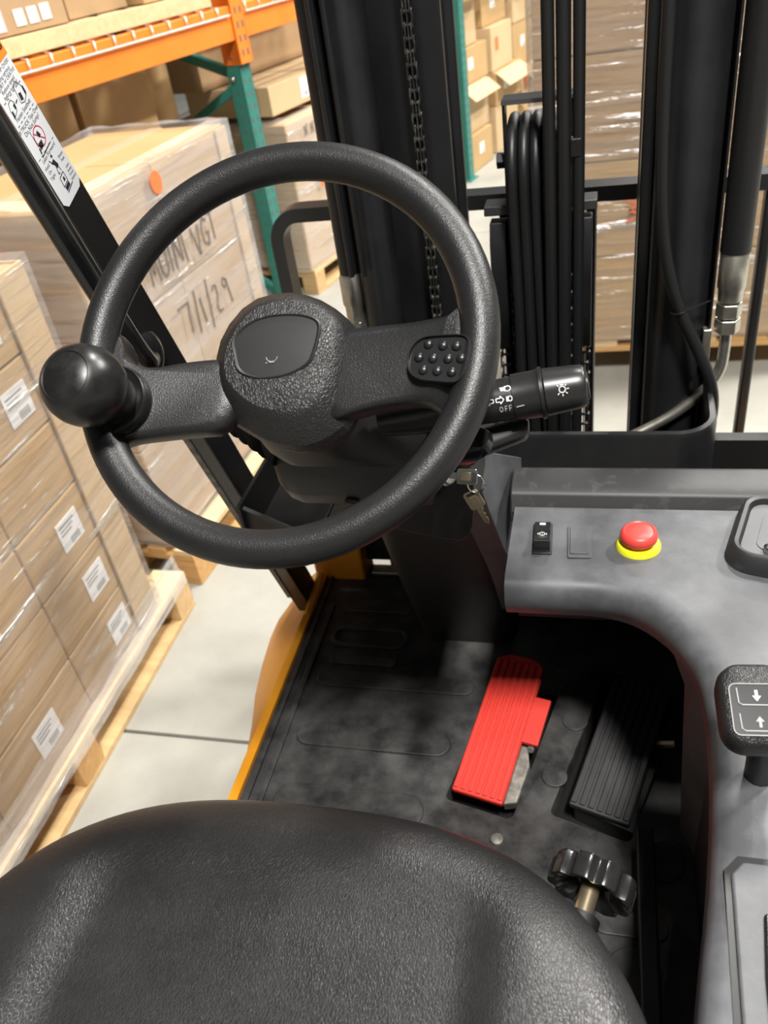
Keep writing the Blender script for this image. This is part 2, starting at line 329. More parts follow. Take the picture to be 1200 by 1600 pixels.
# pedals ----------------------------------------------------------------------
def pedal(name, m, cx, y0, y1, w, z0, z1, ang, tab):
    fr0 = frame((cx, y0, z0), (math.cos(ang), math.sin(ang), 0), V((-math.sin(ang) * (y1 - y0), math.cos(ang) * (y1 - y0), z1 - z0)).normalized(), V((0, -(z1 - z0), (y1 - y0))).normalized())
    L = math.hypot(y1 - y0, z1 - z0)
    outline = [(-w/2, 0), (w/2, 0), (w/2, L - .018), (w/2 - .006, L - .006), (w/2 - .02, L), (-w/2 + .02, L), (-w/2 + .006, L - .006), (-w/2, L - .018)]
    p = MB().prism(outline, -0.012, 0, fr0).build(name, m, FL, bevel=0.003)
    nr = 7
    for k in range(nr):
        u = -w/2 + w * (k + .5) / nr
        MB().prism([(u - w/nr*.33, .004), (u + w/nr*.33, .004), (u + w/nr*.33, L - .012), (u - w/nr*.33, L - .012)], -0.001, 0.0028, fr0).build('tread', m, p, bevel=0.0012)
    if tab:
        MB().prism([(w/2 - .004, L*.42), (w/2 + .022, L*.42), (w/2 + .022, L*.74), (w/2 - .004, L*.74)], -0.010, -0.001, fr0).build('side_tab', m, p, bevel=0.0015)
        MB().prism([(w/2 - .002, .004), (w/2 + .016, .012), (w/2 + .018, L*.3), (w/2 + .008, L*.42), (w/2 - .002, L*.42)], -0.035, -0.012, fr0).build('lever_arm', 'worn_steel', p, bevel=0.003)
        MB().tube([fr0(w/2 + .012, L*.40, -.014), fr0(w/2 + .010, L*.62, -.03)], 0.005, 8).build('spring_rod', 'worn_steel', p)
    else:
        MB().tube([fr0(w/2 - .01, L*.62, -.028), fr0(w/2 + .022, L*.66, -.022)], 0.0075, 10).build('pivot_pin', 'brass', p)
        MB().tube([fr0(w/2 - .01, L*.44, -.03), fr0(w/2 + .012, L*.46, -.026)], 0.006, 10).build('pivot_bolt', 'zinc', p)
        MB().prism([(-w/2 + .006, .002), (w/2 + .008, -.004), (w/2 + .012, L*.55), (-w/2 + .006, L*.5)], -0.05, -0.011, fr0).build('pedal_box', 'rubber', p, bevel=0.003)
    return p
pedal('brake_pedal', 'pedal_red', -0.1475, 0.655, 0.865, 0.072, 0.632, 0.690, PA, True)
pedal('accelerator_pedal', 'pedal_black', 0.010, 0.652, 0.862, 0.080, 0.626, 0.668, math.radians(-17), False)

# pedestal under the column ---------------------------------------------------
rings = []
for z, x0, x1, y0 in ((0.60, -0.276, -0.122, 0.955), (0.66, -0.280, -0.120, 0.940), (0.74, -0.290, -0.118, 0.922), (0.82, -0.297, -0.130, 0.900), (0.90, -0.299, -0.134, 0.872), (0.97, -0.298, -0.138, 0.845), (1.06, -0.29, -0.142, 0.80)):
    xm = (x0 + x1) / 2; wd = x1 - x0
    rings.append([(x, y, z) for x, y in rrect(wd, 0.22, 0.028, 4, xm, y0 + 0.11)])
ped = MB().loft(rings).build('pedestal', 'column_plastic', FL, smooth=50)
# ---------------------------------------------------------------- steering wheel
EL = 0.8243
WC = V((-0.2402, 0.5524, 1.3382)); WU = V((1, 0, 0)); WV = V((0, math.sin(EL), math.cos(EL))); WN = V((0, -math.cos(EL), math.sin(EL)))
wf = frame(WC, WU, WV, WN)
R0, r0 = 0.1564, 0.0148
sw = MB().tube([wf(R0 * math.cos(2*PI*k/96), R0 * math.sin(2*PI*k/96), 0) for k in range(96)], r0, 20, closed=True).build('steering_wheel', 'wheel_grain', FL, smooth=60)
sw['label'] = 'large black grained plastic steering wheel with spinner knob'
def spoke(poly, name='spoke'):
    poly = smooth_poly(poly, 2)
    cx = sum(p[0] for p in poly)/len(poly); cy = sum(p[1] for p in poly)/len(poly)
    def rise(a, b):
        t = max(0, min(1, (abs(a) - .098) / .045)); q = max(0, min(1, (abs(b - (-.037 if a < 0 else -.013)) - .020) / .028))
        return .0135 * t * t * (3 - 2 * t) * (1 - q * q * (3 - 2 * q))
    def top(a, b, h):
        hh = h + rise(a, b); rad = math.hypot(a, b)
        if rad > R0 - r0 + .0008: hh = min(hh, math.sqrt(max(0, r0 ** 2 - (rad - R0) ** 2)) - .0012)
        return wf(a, b, hh)
    def rg(s_, h): return [top(cx + (a - cx) * s_, cy + (b - cy) * s_, h) for a, b in poly]
    return MB().loft([rg(.80, -.026), rg(.95, -.024), rg(1.0, -.018), rg(.985, -.009), rg(.94, -.0045), rg(.80, -.003)]).build(name, 'column_grain' if 0 else 'wheel_grain', sw, smooth=60)
spoke([(-0.03, -0.004), (-0.075, -0.006), (-0.115, -0.013), (-0.133, -0.004), (-0.142, 0.022), (-0.158, 0.022), (-0.163, -0.03), (-0.151, -0.072), (-0.142, -0.080), (-0.131, -0.077), (-0.114, -0.0715), (-0.075, -0.067), (-0.03, -0.064)])
spoke([(0.03, 0.016), (0.07, 0.018), (0.112, 0.021), (0.1335, 0.021), (0.1405, 0.030), (0.150, 0.044), (0.162, 0.0), (0.156, -0.055), (0.143, -0.068), (0.134, -0.054), (0.117, -0.043), (0.08, -0.046), (0.03, -0.062)])
hub = [(-0.0602, -0.0078), (-0.056, 0.0217), (-0.0354, 0.0481), (-0.0059, 0.0549), (0.0214, 0.0492), (0.0462, 0.0338), (0.0615, 0.0148), (0.063, -0.0262), (0.0601, -0.0563), (0.0415, -0.0712), (0.0216, -0.0777), (-0.0048, -0.0737), (-0.0243, -0.0635), (-0.0473, -0.0504)]
crease = [(-0.0441, -0.0148), (-0.0397, 0.0097), (-0.0236, 0.0318), (0.0002, 0.0391), (0.0235, 0.0349), (0.0413, 0.0249), (0.0479, 0.0117), (0.0464, -0.021), (0.0396, -0.0433), (0.028, -0.0526), (0.0151, -0.0555), (-0.0031, -0.0533), (-0.0195, -0.0466), (-0.037, -0.032)]
hubs = smooth_poly(hub, 1); crs = smooth_poly(crease, 1)
def hmix(t, h, s_=1.0, dy=0): return [wf((a * (1 - t) + c * t) * s_, ((b * (1 - t) + d * t) + .008) * s_ - .008 + dy, h) for (a, b), (c, d) in zip(hubs, crs)]
hc = MB().loft([hmix(0, -.075, .60, -.004), hmix(0, -.058, .82, -.004), hmix(0, -.034, .97), hmix(0, -.022, 1.0), hmix(.12, -.014), hmix(.85, .002), hmix(1.0, .0042), hmix(1.0, .0058, .94), hmix(1.0, .0078, .5)]).build('hub_cover', 'hub_grain', sw, smooth=24, bevel=.0016, seg=2)
oval = [(-0.0344, 0.0049), (-0.0223, 0.0171), (-0.0074, 0.0222), (0.0098, 0.0231), (0.024, 0.0215), (0.0352, 0.0165), (0.035, 0.0057), (0.0321, -0.0084), (0.0296, -0.0155), (0.0209, -0.0213), (0.011, -0.0251), (-0.0028, -0.0268), (-0.0133, -0.0261), (-0.0266, -0.0212), (-0.0303, -0.0093)]
ov = smooth_poly(oval, 2)
def og(s_, h): return [wf(a * s_, b * s_, h) for a, b in ov]
MB().loft([og(1.05, .0055), og(1.05, .0082), og(1.02, .0090), og(.985, .0084), og(.97, .0078), og(.5, .0086)]).build('horn_panel', 'smooth_black', sw, smooth=40)
hp = frame(wf(0.0002, -0.0135, 0.0086), WU, WV, WN)
horn = MB()
horn.tube([hp(-.0048, .0026, .0002), hp(-.004, .0008, .0004), hp(-.0025, -.0005, .0004), hp(0, -.001, .0004), hp(.0025, -.0005, .0004), hp(.0038, .0009, .0004), hp(.0042, .003, .0002)], .0003, 6)
horn.tube([hp(-.0022, -.0013, .0004), hp(0, -.0017, .0005), hp(.0022, -.0013, .0004)], .0006, 6)
horn.tube([hp(-.0046, -.0026, .0003), hp(-.0036, -.0014, .0003)], .0004, 6)
horn.build('horn_symbol', 'grey_print', sw)
pd = smooth_poly([(0.1036, -0.0163), (0.1065, -0.0051), (0.1119, 0.0001), (0.1179, 0.0023), (0.1323, 0.0018), (0.1467, 0.0009), (0.1515, -0.0036), (0.1511, -0.0151), (0.1482, -0.0303), (0.144, -0.0345), (0.1402, -0.0354), (0.1239, -0.0327), (0.1137, -0.0306), (0.1065, -0.0254)], 2)
pt_ = lambda a: .0045 + .17 * (a - .1036)
pcx = sum(p[0] for p in pd)/len(pd); pcy = sum(p[1] for p in pd)/len(pd)
def pg(s_, h): return [wf(pcx + (a - pcx) * s_, pcy + (b - pcy) * s_, h + pt_(pcx + (a - pcx) * s_)) for a, b in pd]
MB().loft([pg(1.0, -.012), pg(1.0, .0015), pg(.985, .0025), pg(.955, .0025), pg(.94, .0005), pg(.93, 0.0), pg(.4, 0.0)]).build('thumb_pad', 'satin_black', sw, smooth=45)
for a, b in [(0.1202, -0.0038), (0.1313, -0.006), (0.1414, -0.0073), (0.1136, -0.0133), (0.1242, -0.0149), (0.1356, -0.0163), (0.1453, -0.0168), (0.1173, -0.0231), (0.128, -0.0247), (0.1388, -0.0265)]:
    MB().lathe([(0.0038, -.0008), (0.0037, .0006), (0.0031, .0017), (0.0020, .0024), (0.0008, .0027)], frame(wf(a, b, pt_(a)), WU, WV, WN), 16).build('pad_stud', 'satin_black', sw, smooth=70)
# spinner knob
kf = frame(wf(-0.1305, -0.0425, 0), WU, WV, (WN + WV * -0.02 + WU * -0.03).normalized())
MB().lathe([(0.026, -.010), (0.0285, -.002), (0.0285, .0085), (0.0272, .0105), (0.0255, .0095), (0.024, .0085), (0.012, .0085)], kf, 48).build('knob_base', 'knob_black', sw, smooth=50)
kn = MB().lathe([(0.0215, .004), (0.0205, .009), (0.0182, .014), (0.0172, .020), (0.0176, .024), (0.0225, .026), (0.0282, .032), (0.0308, .040), (0.0312, .047), (0.0298, .055), (0.0262, .063), (0.0215, .068), (0.0192, .0694), (0.0184, .0688), (0.0176, .0694), (0.010, .0712), (0.003, .0718)], kf, 56).build('spinner_knob', 'knob_black', sw, smooth=50)

# ---------------------------------------------------------------- steering column and shroud
cf = frame(WC, WU, WV, WN)
def srr(w_, h_, r_, cx, cy, h): return [cf(a, b, h) for a, b in rrect(w_, h_, r_, 5, cx, cy)]
col = MB().loft([srr(.09, .10, .03, .0, -.012, -.058), srr(.10, .11, .03, .004, -.012, -.085), srr(.14, .12, .03, .03, -.01, -.10)]).build('steering_column', 'column_plastic', FL, smooth=50)
# shroud: a wide clamshell under the wheel with bellows at both sides
sx0, sx1 = -0.318, -0.160
prof_y = [(0.660, 1.177), (0.652, 1.150), (0.654, 1.125), (0.668, 1.103), (0.70, 1.088), (0.76, 1.083), (0.84, 1.09), (0.87, 1.15), (0.83, 1.195), (0.735, 1.212)]
rings = []
for x, s_ in ((sx0 - .006, .84), (sx0 + .004, .94), (sx0 + .022, 1), (sx1 - .012, 1), (sx1, .98)):
    cy, cz = .745, 1.18
    rings.append([(x, cy + (y - cy) * s_, cz + (z - cz) * s_) for y, z in prof_y])
shr = MB().loft(rings).build('column_shroud', 'column_grain', FL, smooth=40, bevel=.005, seg=3)
MB().lathe([(0.0075, -.0005), (0.0075, .0008), (0.006, .0008), (0.0055, -.0004), (0.002, -.0006)], axis_frame((-0.243, 0.6575, 1.1155), (0, -.75, -.62)), 16).build('screw_hole', 'rubber', shr)
# lower shroud, wider, running to the pedestal
low = [(-0.225, 1.16), (-0.128, 1.16), (-0.124, 1.10), (-0.132, 1.045), (-0.150, 1.034), (-0.230, 1.055), (-0.245, 1.075), (-0.24, 1.12)]
rings = [[(x + (0.0 if k else 0.004), y, z - (y - .70) * .2) for x, z in smooth_poly(low, 1)] for k, y in enumerate((0.692, 0.702, 0.80, 0.90))]
MB().loft(rings).build('lower_shroud', 'column_plastic', FL, smooth=45, bevel=.003)
MB().prism(smooth_path([(0.755, 1.115), (0.785, 1.04), (0.835, 0.93), (0.885, 0.83), (0.925, 0.72)], 2) + [(0.94, 0.72), (0.94, 0.985), (0.80, 1.085)], -0.170, -0.1355, lambda a, b, c: V((c + (a - .755) * .20, a, b))).build('column_side_cover', 'dash_plastic', FL, smooth=45, bevel=.006)
for side, xs in ((-1, [-0.318 - .0105 * k for k in range(6)]), (1, [-0.1565 + .0075 * k for k in range(5)])):
    bel = MB(); rr = []
    for k, x in enumerate(xs):
        sc_ = (0.052 - (.0045 * k if side < 0 else .002 * k)); c_ = (0.70, 1.195 + .003 * k) if side < 0 else (0.70, 1.20)
        for (dx, q) in ((-.003 * side, .78), (0, 1.0), (.0028 * side, .80)):
            rr.append([(x + dx, c_[0] + sc_ * q * 1.15 * math.cos(2*PI*j/28), c_[1] + sc_ * q * math.sin(2*PI*j/28)) for j in range(28)])
    bel.loft(rr).build('column_bellows', 'rubber', FL, smooth=35)

# indicator stalk -----------------------------------------------------------------
s0 = wf(0.095, -0.032, -0.074); s1 = wf(0.2335, -0.0085, -0.074)
sd = (s1 - s0).normalized(); sl = (s1 - s0).length
su = WN.copy(); su = (su - sd * su.dot(sd)).normalized(); sv = sd.cross(su)
stf = frame(s0, sv, su, sd)          # a: across, b: towards the driver, c: along
def oct_(r, n_=8, ph=math.radians(71) + PI/8): return [(r * math.cos(2*PI*k/n_ + ph), r * math.sin(2*PI*k/n_ + ph)) for k in range(n_)]
stk = MB().lathe([(0.013, -.03), (0.0165, .0), (0.0168, .03), (0.0172, .080), (0.0186, .0805), (0.0188, .098), (0.0195, .101)], stf, 36).build('indicator_stalk', 'satin_black', FL, smooth=40)
MB().lathe([(0.0195, .101), (0.0208, .1015), (0.0208, .104), (0.0198, .1045)], stf, 36).build('stalk_collar', 'knob_black', stk)
def og2(r, h, rr_=.006): return [stf(a, b, h) for a, b in smooth_poly(oct_(r, 8), 1)]
MB().loft([og2(.0205, .1045), og2(.0202, .109), og2(.0188, .128), og2(.0183, .133), og2(.0172, .1362), og2(.0152, .1372)]).build('stalk_grip', 'satin_black', stk, smooth=25, bevel=.0012)
MB().lathe([(0.0118, .1368), (0.0118, .1384), (0.0105, .1392), (0.003, .1394)], stf, 24).build('stalk_button', 'satin_black', stk)
# direction lever below the stalk
MB().loft([[wf(a, b, h) for a, b in rrect(wd, th, th*.4, 3, u_, v_)] for (u_, v_, wd, th, h) in ((.112, -.052, .03, .026, -.12), (.122, -.054, .05, .030, -.10), (.132, -.052, .052, .024, -.085), (.138, -.05, .034, .016, -.078))]).build('direction_lever', 'gloss_black', FL, smooth=45)
dl = MB().loft([[wf(u_, v_ + b, -.10 + a * 1.0) for a, b in rrect(.020, hh, .006, 3)] for (u_, v_, hh) in ((.128, -.055, .024), (.150, -.048, .022), (.172, -.040, .020), (.182, -.037, .018), (.185, -.036, .012))]).build('direction_grip', 'satin_black', FL, smooth=45)
# print on the stalk: flat marks lying on its upper side
def stalk_mark(fn, name, m='white_print', r=.0172):
    """fn draws into an MB with local (along, around) metres; wrapped on the cylinder of radius r"""
    ang0 = math.radians(71)
    def pf(a, b, c):
        an = ang0 + b / r
        return stf(math.cos(an) * (r + c), math.sin(an) * (r + c), a)
    k = MB(); fn(k, pf); return k.build(name, m, stk, smooth=0)
def line(k, pf, pts, w_=.00045, lift=.0003):
    for (a0, b0), (a1, b1) in zip(pts[:-1], pts[1:]):
        k.tube([pf(a0, b0, lift), pf((a0+a1)/2, (b0+b1)/2, lift), pf(a1, b1, lift)], w_, 5)
def arrows(k, pf):
    for s_, c_ in ((-1, .0625), (1, .0703)):
        line(k, pf, [(c_ + s_*x, y) for x, y in ((.0033, 0), (.0005, .0030), (.0005, .0014), (-.0028, .0014), (-.0028, -.0014), (.0005, -.0014), (.0005, -.0030), (.0033, 0))])
stalk_mark(arrows, 'turn_arrows')
def lamps(k, pf):
    line(k, pf, [(.0758, .002), (.0758, -.002)]); line(k, pf, [(.0768, .002), (.0768, -.002)])
    line(k, pf, [(.0785 + .0016*math.cos(t*PI/4), .002*math.sin(t*PI/4)) for t in range(9)])
    for x in (.0725, .0735, .0745): line(k, pf, [(x, .0066), (x - .0008, .0098)])
    line(k, pf, [(.0775 + .0024*math.cos(t*PI/6), .0082 + .0022*math.sin(t*PI/6)) for t in range(13)]); line(k, pf, [(.0752, .0104), (.0752, .006)])
stalk_mark(lamps, 'lamp_symbols')
def off(k, pf):
    b0 = -.0075
    line(k, pf, [(.0705 + .0012*math.cos(t*PI/4), b0 + .0021*math.sin(t*PI/4)) for t in range(9)])
    for x in (.0735, .0768): line(k, pf, [(x + .002, b0 + .0021), (x, b0 + .0021), (x, b0 - .0021)]); line(k, pf, [(x, b0), (x + .0016, b0)])
stalk_mark(off, 'off_lettering', 'grey_print')
stalk_mark(lambda k, pf: line(k, pf, [(.0825, -.0075), (.0885, -.0070)], .0006), 'index_mark', 'grey_print', .0188)
def bulb(k, pf):
    c_ = .1185
    line(k, pf, [(c_ + .0024*math.cos(t*PI/6), .0024*math.sin(t*PI/6)) for t in range(13)]); line(k, pf, [(c_ - .0014, .0035), (c_ + .0014, .0035)])
    for t in (0, 1, 3, 4, 5, 6, 7):
        a = PI*t/4 + PI/2 + PI/8*0
        if t == 0: continue
        line(k, pf, [(c_ + .0034*math.cos(a), .0034*math.sin(a)), (c_ + .0052*math.cos(a), .0052*math.sin(a))], .0004)
def grip_mark(fn, name):
    an = math.radians(71); r_ = .0197
    def pf(a, b, c):
        q = r_ - (a - .1045) * .055 + c - .0004
        return stf(math.cos(an) * q - math.sin(an) * b, math.sin(an) * q + math.cos(an) * b, a)
    k = MB(); fn(k, pf); return k.build(name, 'white_print', stk, smooth=0)
grip_mark(bulb, 'lamp_symbol')
# ---------------------------------------------------------------- dashboard and side console
ZD = 0.98
edge = [(-0.098, 0.690), (-0.04, 0.690), (0.012, 0.690), (0.045, 0.676), (0.072, 0.645), (0.092, 0.605), (0.101, 0.56), (0.100, 0.47), (0.088, 0.37), (0.072, 0.28), (0.055, 0.16), (0.05, 0.02)]
edge = smooth_path(edge, 2)
def inset(path, d):
    out = []
    for i, p in enumerate(path):
        a = path[max(i-1, 0)]; b = path[min(i+1, len(path)-1)]
        tx, ty = b[0]-a[0], b[1]-a[1]; l = math.hypot(tx, ty); out.append((p[0] - ty/l*d, p[1] + tx/l*d))
    return out
def shell_ring(path, z): return [(x, y, z) for x, y in path]
profile = [(.034, ZD - .36), (.026, ZD - .10), (.008, ZD - .045), (.0, ZD - .028), (.002, ZD - .013), (.007, ZD - .004), (.016, ZD), (.03, ZD + .0005)]
cons = MB(); strips = []
for d_, z in profile:
    pth = inset(edge, d_)
    if z < ZD - .05:        # below the lip the front run stays a lip, only the side wall goes on down
        pth = [(x, y) if y < .672 else inset(edge, .012)[i] for i, (x, y) in enumerate(pth)]
        strips.append([(x, y, z if y < .655 else max(z, ZD - .052)) for x, y in pth])
    else: strips.append(shell_ring(pth, z))
cons.loft(strips, False, False, closed=False)
inn = inset(edge, .03); m_ = len(inn)
top = [(x, y, ZD + .0005) for x, y in inn] + [(0.46, 0.02, ZD + .0005), (0.46, 0.835, ZD + .0005), (-0.098, 0.835, ZD + .0005)]
cons.add(top, [tuple(range(len(top)))])
# under skin of the front lip
lo = inset(edge, .012); nlo = [i for i, p in enumerate(edge) if p[1] > .56]
cons.add([(lo[i][0], lo[i][1], ZD - .052) for i in nlo] + [(0.2, 0.56, ZD - .052), (0.2, 0.835, ZD - .052), (-0.098, 0.835, ZD - .052)], [tuple(range(len(nlo) + 3))])
cons.add([(-0.098, 0.704, ZD - .052), (-0.098, 0.704, ZD), (-0.098, 0.835, ZD), (-0.098, 0.835, ZD - .052)], [(0, 1, 2, 3)])
con = cons.build('dashboard', 'dash_plastic', FL, smooth=40)
con['label'] = 'scuffed dark grey moulded dashboard that curves back into the right side console'
# inner wall of the console by the right foot
MB().box((0.122, 0.02, 0.60), (0.14, 0.60, 0.90)).build('console_wall', 'dash_dark', FL)
MB().box((0.34, 0.02, 0.12), (0.46, 1.14, 0.97)).build('console_body', 'dash_dark', FL, bevel=.01)
# cowl ridge along the front of the dashboard
cw = [(0.836, 0.955), (0.836, 0.972), (0.848, 0.992), (0.858, 0.997), (0.895, 0.999), (0.903, 0.994), (0.906, 0.955)]
MB().loft([[(x, y, z) for y, z in cw] for x in (-0.105, 0.10, 0.47)]).build('cowl_ridge', 'dash_dark', FL, smooth=30, bevel=.003)
# curved splash guard behind the cowl, wrapping round the mast foot
path = [(-0.21, 1.03), (-0.10, 1.035), (0.10, 1.035)] + [(0.105 + .058 * math.sin(t), 1.093 - .058 * math.cos(t)) for t in [PI/16*k for k in range(9)]] + [(0.165, 1.16), (0.165, 1.24)]
pin = inset(path, .012)
rg = [[(x, y, .60) for x, y in path], [(x, y, .953) for x, y in path], [(x, y, .960) for x, y in inset(path, .003)], [(x, y, .961) for x, y in inset(path, .010)], [(x, y, .954) for x, y in pin], [(x, y, .60) for x, y in pin]]
MB().loft(rg, False, False, closed=False).build('splash_guard', 'satin_black', FL, smooth=40)

# emergency stop -----------------------------------------------------------------
ef = axis_frame((0.0465, 0.765, ZD), (0, -.02, 1), up=(0, 1, 0))
es = MB().lathe([(0.0245, -.002), (0.0245, .003), (0.0225, .0065), (0.013, .0072), (0.012, .012)], ef, 40).build('emergency_stop', 'estop_yellow', FL, smooth=40)
MB().lathe([(0.012, .004), (0.0125, .009), (0.0185, .0105), (0.0205, .0135), (0.0205, .0175), (0.0190, .0215), (0.0165, .0232), (0.0155, .0224), (0.0145, .0230), (0.006, .0236), (0.001, .0237)], ef, 40).build('stop_button', 'estop_red', es, smooth=40)
# rocker switch and blanking plate
def rocker(cx, cy, w_, l_, name, live):
    f = frame((cx, cy, ZD), (.999, .03, 0), (-.03, .999, 0), (0, 0, 1))
    b = MB().prism(rrect(w_, l_, .002, 3), -.004, .003, f).build(name, 'satin_black' if live else 'dash_plastic', FL, bevel=.0008)
    if live:
        pr_ = [(-.0225, .002), (-.0225, .0165), (-.019, .018), (-.007, .0125), (.006, .0095), (.021, .0105), (.0225, .0085), (.0225, .002)]
        MB().loft([[f(x, y, z) for y, z in pr_] for x in (-w_*.40, w_*.40)]).build('rocker', 'gloss_black', b, smooth=30, bevel=.0008)
        MB().prism(rrect(.007, .003, .0012, 3, 0, .0165), .0098, .0112, f).build('rocker_lamp', 'white_print', b)
        k = MB(); k.tube([f(.0030*math.cos(t*PI/6), -.006+.0030*math.sin(t*PI/6), .0138) for t in range(12)], .00035, 5, closed=True)
        for s_ in (-1, 1): k.tube([f(s_*(.0042), -.0085, .0148), f(s_*.0054, -.006, .0136), f(s_*.0042, -.0035, .0128)], .00035, 5)
        k.tube([f(0, -.0045, .0132), f(0, -.0072, .0142)], .0004, 5); k.build('brake_symbol', 'white_print', b)
    else:
        MB().prism(rrect(w_*.8, l_*.82, .0015, 3), .0025, .0045, f).build('blank_cap', 'dash_plastic', b, bevel=.0008)
    return b
rocker(-0.0605, 0.772, .023, .056, 'rocker_switch', True)
rocker(-0.0185, 0.768, .026, .058, 'switch_blank', False)
# instrument binnacle at the right edge
bf = frame((0.212, 0.772, ZD), (math.cos(-.28), math.sin(-.28), 0), (-math.sin(-.28), math.cos(-.28), 0), (0, 0, 1))
def bq(w_, h_, r_, z): return [bf(a, b, z) for a, b in rrect(w_, h_, r_, 6)]
bi = MB().loft([bq(.138, .128, .03, -.004), bq(.134, .124, .028, .006), bq(.126, .116, .024, .020), bq(.120, .110, .022, .0225), bq(.112, .102, .019, .021), bq(.108, .098, .018, .013)]).build('display_binnacle', 'dash_dark', FL, smooth=45)
MB().loft([bq(.1075, .0975, .018, .010), bq(.1075, .0975, .018, .0142), bq(.106, .096, .017, .015)]).build('display_panel', 'inset_grey', bi, smooth=30)
MB().loft([bq(.078, .072, .012, .0145), bq(.077, .071, .012, .0158), bq(.072, .066, .011, .0158)]).build('display_window', 'inset_grey', bi, smooth=30)
MB().lathe([(0.0085, .0), (0.0085, .004), (0.006, .0055), (0.0045, .004), (0.001, .004)], frame(bf(-.022, -.034, .0155), (1,0,0), (0,1,0), (0,0,1)), 20).build('display_knob', 'chrome', bi)

# lift lever with arrow pad -------------------------------------------------------
lf = frame((0.1205, 0.4600, 1.075), V((.97, .10, -.03)).normalized(), V((-.06, .92, .36)).normalized(), V((.02, -.36, .92)).normalized())
MB().tube([(0.136, 0.47, 0.955), (0.134, 0.466, 1.0), (0.131, 0.462, 1.055)], .0115, 14).build('lever_stem', 'rubber', FL)
def lq(w_, h_, r_, z, dy=0): return [lf(a, b + dy, z) for a, b in rrect(w_, h_, r_, 6)]
lev = MB().loft([lq(.026, .03, .010, -.034), lq(.046, .054, .016, -.029), lq(.052, .066, .018, -.020), lq(.053, .069, .018, -.008), lq(.050, .065, .016, .001), lq(.044, .058, .013, .0045), lq(.02, .02, .008, .0055)]).build('lift_lever', 'hub_grain', FL, smooth=60)
lev['label'] = 'black lift lever head with raised arrow pad'
fr_ = MB(); op = rrect(.041, .040, .005, 4, .001, -.005)
fr_.tube([lf(a, b, .0058) for a, b in op], .0006, 6, closed=True); fr_.build('pad_border', 'grey_print', lev)
MB().prism(rrect(.040, .039, .004, 4, .001, -.005), .002, .0056, lf).build('arrow_pad', 'satin_black', lev)
for cy_, sgn, m_n in ((.0055, -1, 'white_print'), (-.0145, 1, 'grey_print')):
    k = MB(); k.tube([lf(-.014, cy_ + .006, .0058), lf(-.0135, cy_ - .0055, .0058), lf(-.011, cy_ - .0072, .0058), lf(.016, cy_ - .0072, .0058)], .0007, 6); k.build('key_outline', 'grey_print', lev)
    k = MB().prism([(-.0011, cy_ + .0045*-sgn), (.0011, cy_ + .0045*-sgn), (.0011, cy_), (.0032, cy_), (0, cy_ + sgn*.0042), (-.0032, cy_), (-.0011, cy_)][::sgn], .0050, .0060, lf); k.build('arrow_symbol', m_n, lev)
# glossy trim panel let into the console top
tp = [(0.103, 0.375), (0.112, 0.386), (0.16, 0.386), (0.16, 0.05), (0.09, 0.05)]
MB().prism(tp, ZD - .004, ZD + .004).build('trim_panel', 'dash_plastic', FL, bevel=.003)
MB().prism([(0.099, 0.378), (0.110, 0.391), (0.165, 0.391), (0.165, 0.045), (0.084, 0.045)], ZD - .004, ZD + .0012).build('trim_gap', 'rubber', FL)
MB().prism([(0.117, 0.30), (0.122, 0.345), (0.155, 0.345), (0.155, 0.06), (0.106, 0.06)], ZD + .003, ZD + .007).build('trim_insert', 'gloss_black', FL, bevel=.003)

# ---------------------------------------------------------------- parcel tray left of the column
tr = MB()
TX0, TX1, TY0, TY1, TZ0, TZ1 = -0.475, -0.372, 0.835, 0.985, 0.905, 0.962
skw = lambda x: TY0 + .010 - (x - TX0) * .50
tr.prism([(TX0, skw(TX0)), (TX1, skw(TX1)), (TX1, skw(TX1) + .007), (TX0, skw(TX0) + .007)], TZ0, TZ1); tr.box((TX0, TY1 - .006, TZ0), (TX1, TY1, TZ1 + .03)); tr.box((TX0, TY0, TZ0), (TX0 + .006, TY1, TZ1 + .01)); tr.prism([(TX0, skw(TX0)), (TX1, skw(TX1)), (TX1, TY1), (TX0, TY1)], TZ0, TZ0 + .006)
tray = tr.build('parcel_tray', 'smooth_black', FL, bevel=.002)
MB().prism([(TX0, skw(TX0) - .001), (TX1, skw(TX1) - .001), (TX1, skw(TX1) + .006), (TX0, skw(TX0) + .006)], TZ1 - .001, TZ1 + .002).build('tray_rim', 'inset_grey', tray, bevel=.001)
# front body panel between pillar and column
MB().box((-0.49, 0.995, 0.80), (-0.29, 1.075, 1.01)).build('front_panel', 'gloss_black', FL, bevel=.012, seg=3)

# ---------------------------------------------------------------- overhead guard pillar, decal and grab bar
T = V((0, -0.388, 1)).normalized(); Cc = V((0, 1, .388)).normalized()
pf0 = frame((-0.49, 0.834, 1.088), Cc, T, (1, 0, 0))       # a: across (rear to front), b: up the pillar, c: out of the face
pil = MB().prism([(0, -.53), (.0495, -.51), (.0495, 1.05), (0, 1.05)], -.030, 0, pf0).build('guard_pillar', 'satin_black', FL, bevel=.004)
pil2 = MB().prism([(0, -.47), (.0495, -.45), (.0495, 1.05), (0, 1.05)], -.030, 0, frame((0.335, 0.834, 1.088), Cc, T, (1, 0, 0))).build('guard_pillar', 'satin_black', FL, bevel=.004)
MB().prism([(-.002, -.47), (.012, -.47), (.012, .06), (-.002, .06)], -.032, -.024, pf0).build('pillar_strip', 'worn_steel', pil)
gb = [(-0.477, 0.56, 1.72), (-0.477, 0.626, 1.54), (-0.477, 0.680, 1.39), (-0.477, 0.712, 1.305), (-0.477, 0.730, 1.258), (-0.480, 0.748, 1.232), (-0.489, 0.768, 1.226)]
MB().tube(smooth_path(gb, 2), .0125, 16).build('grab_bar', 'gloss_black', FL, smooth=60)
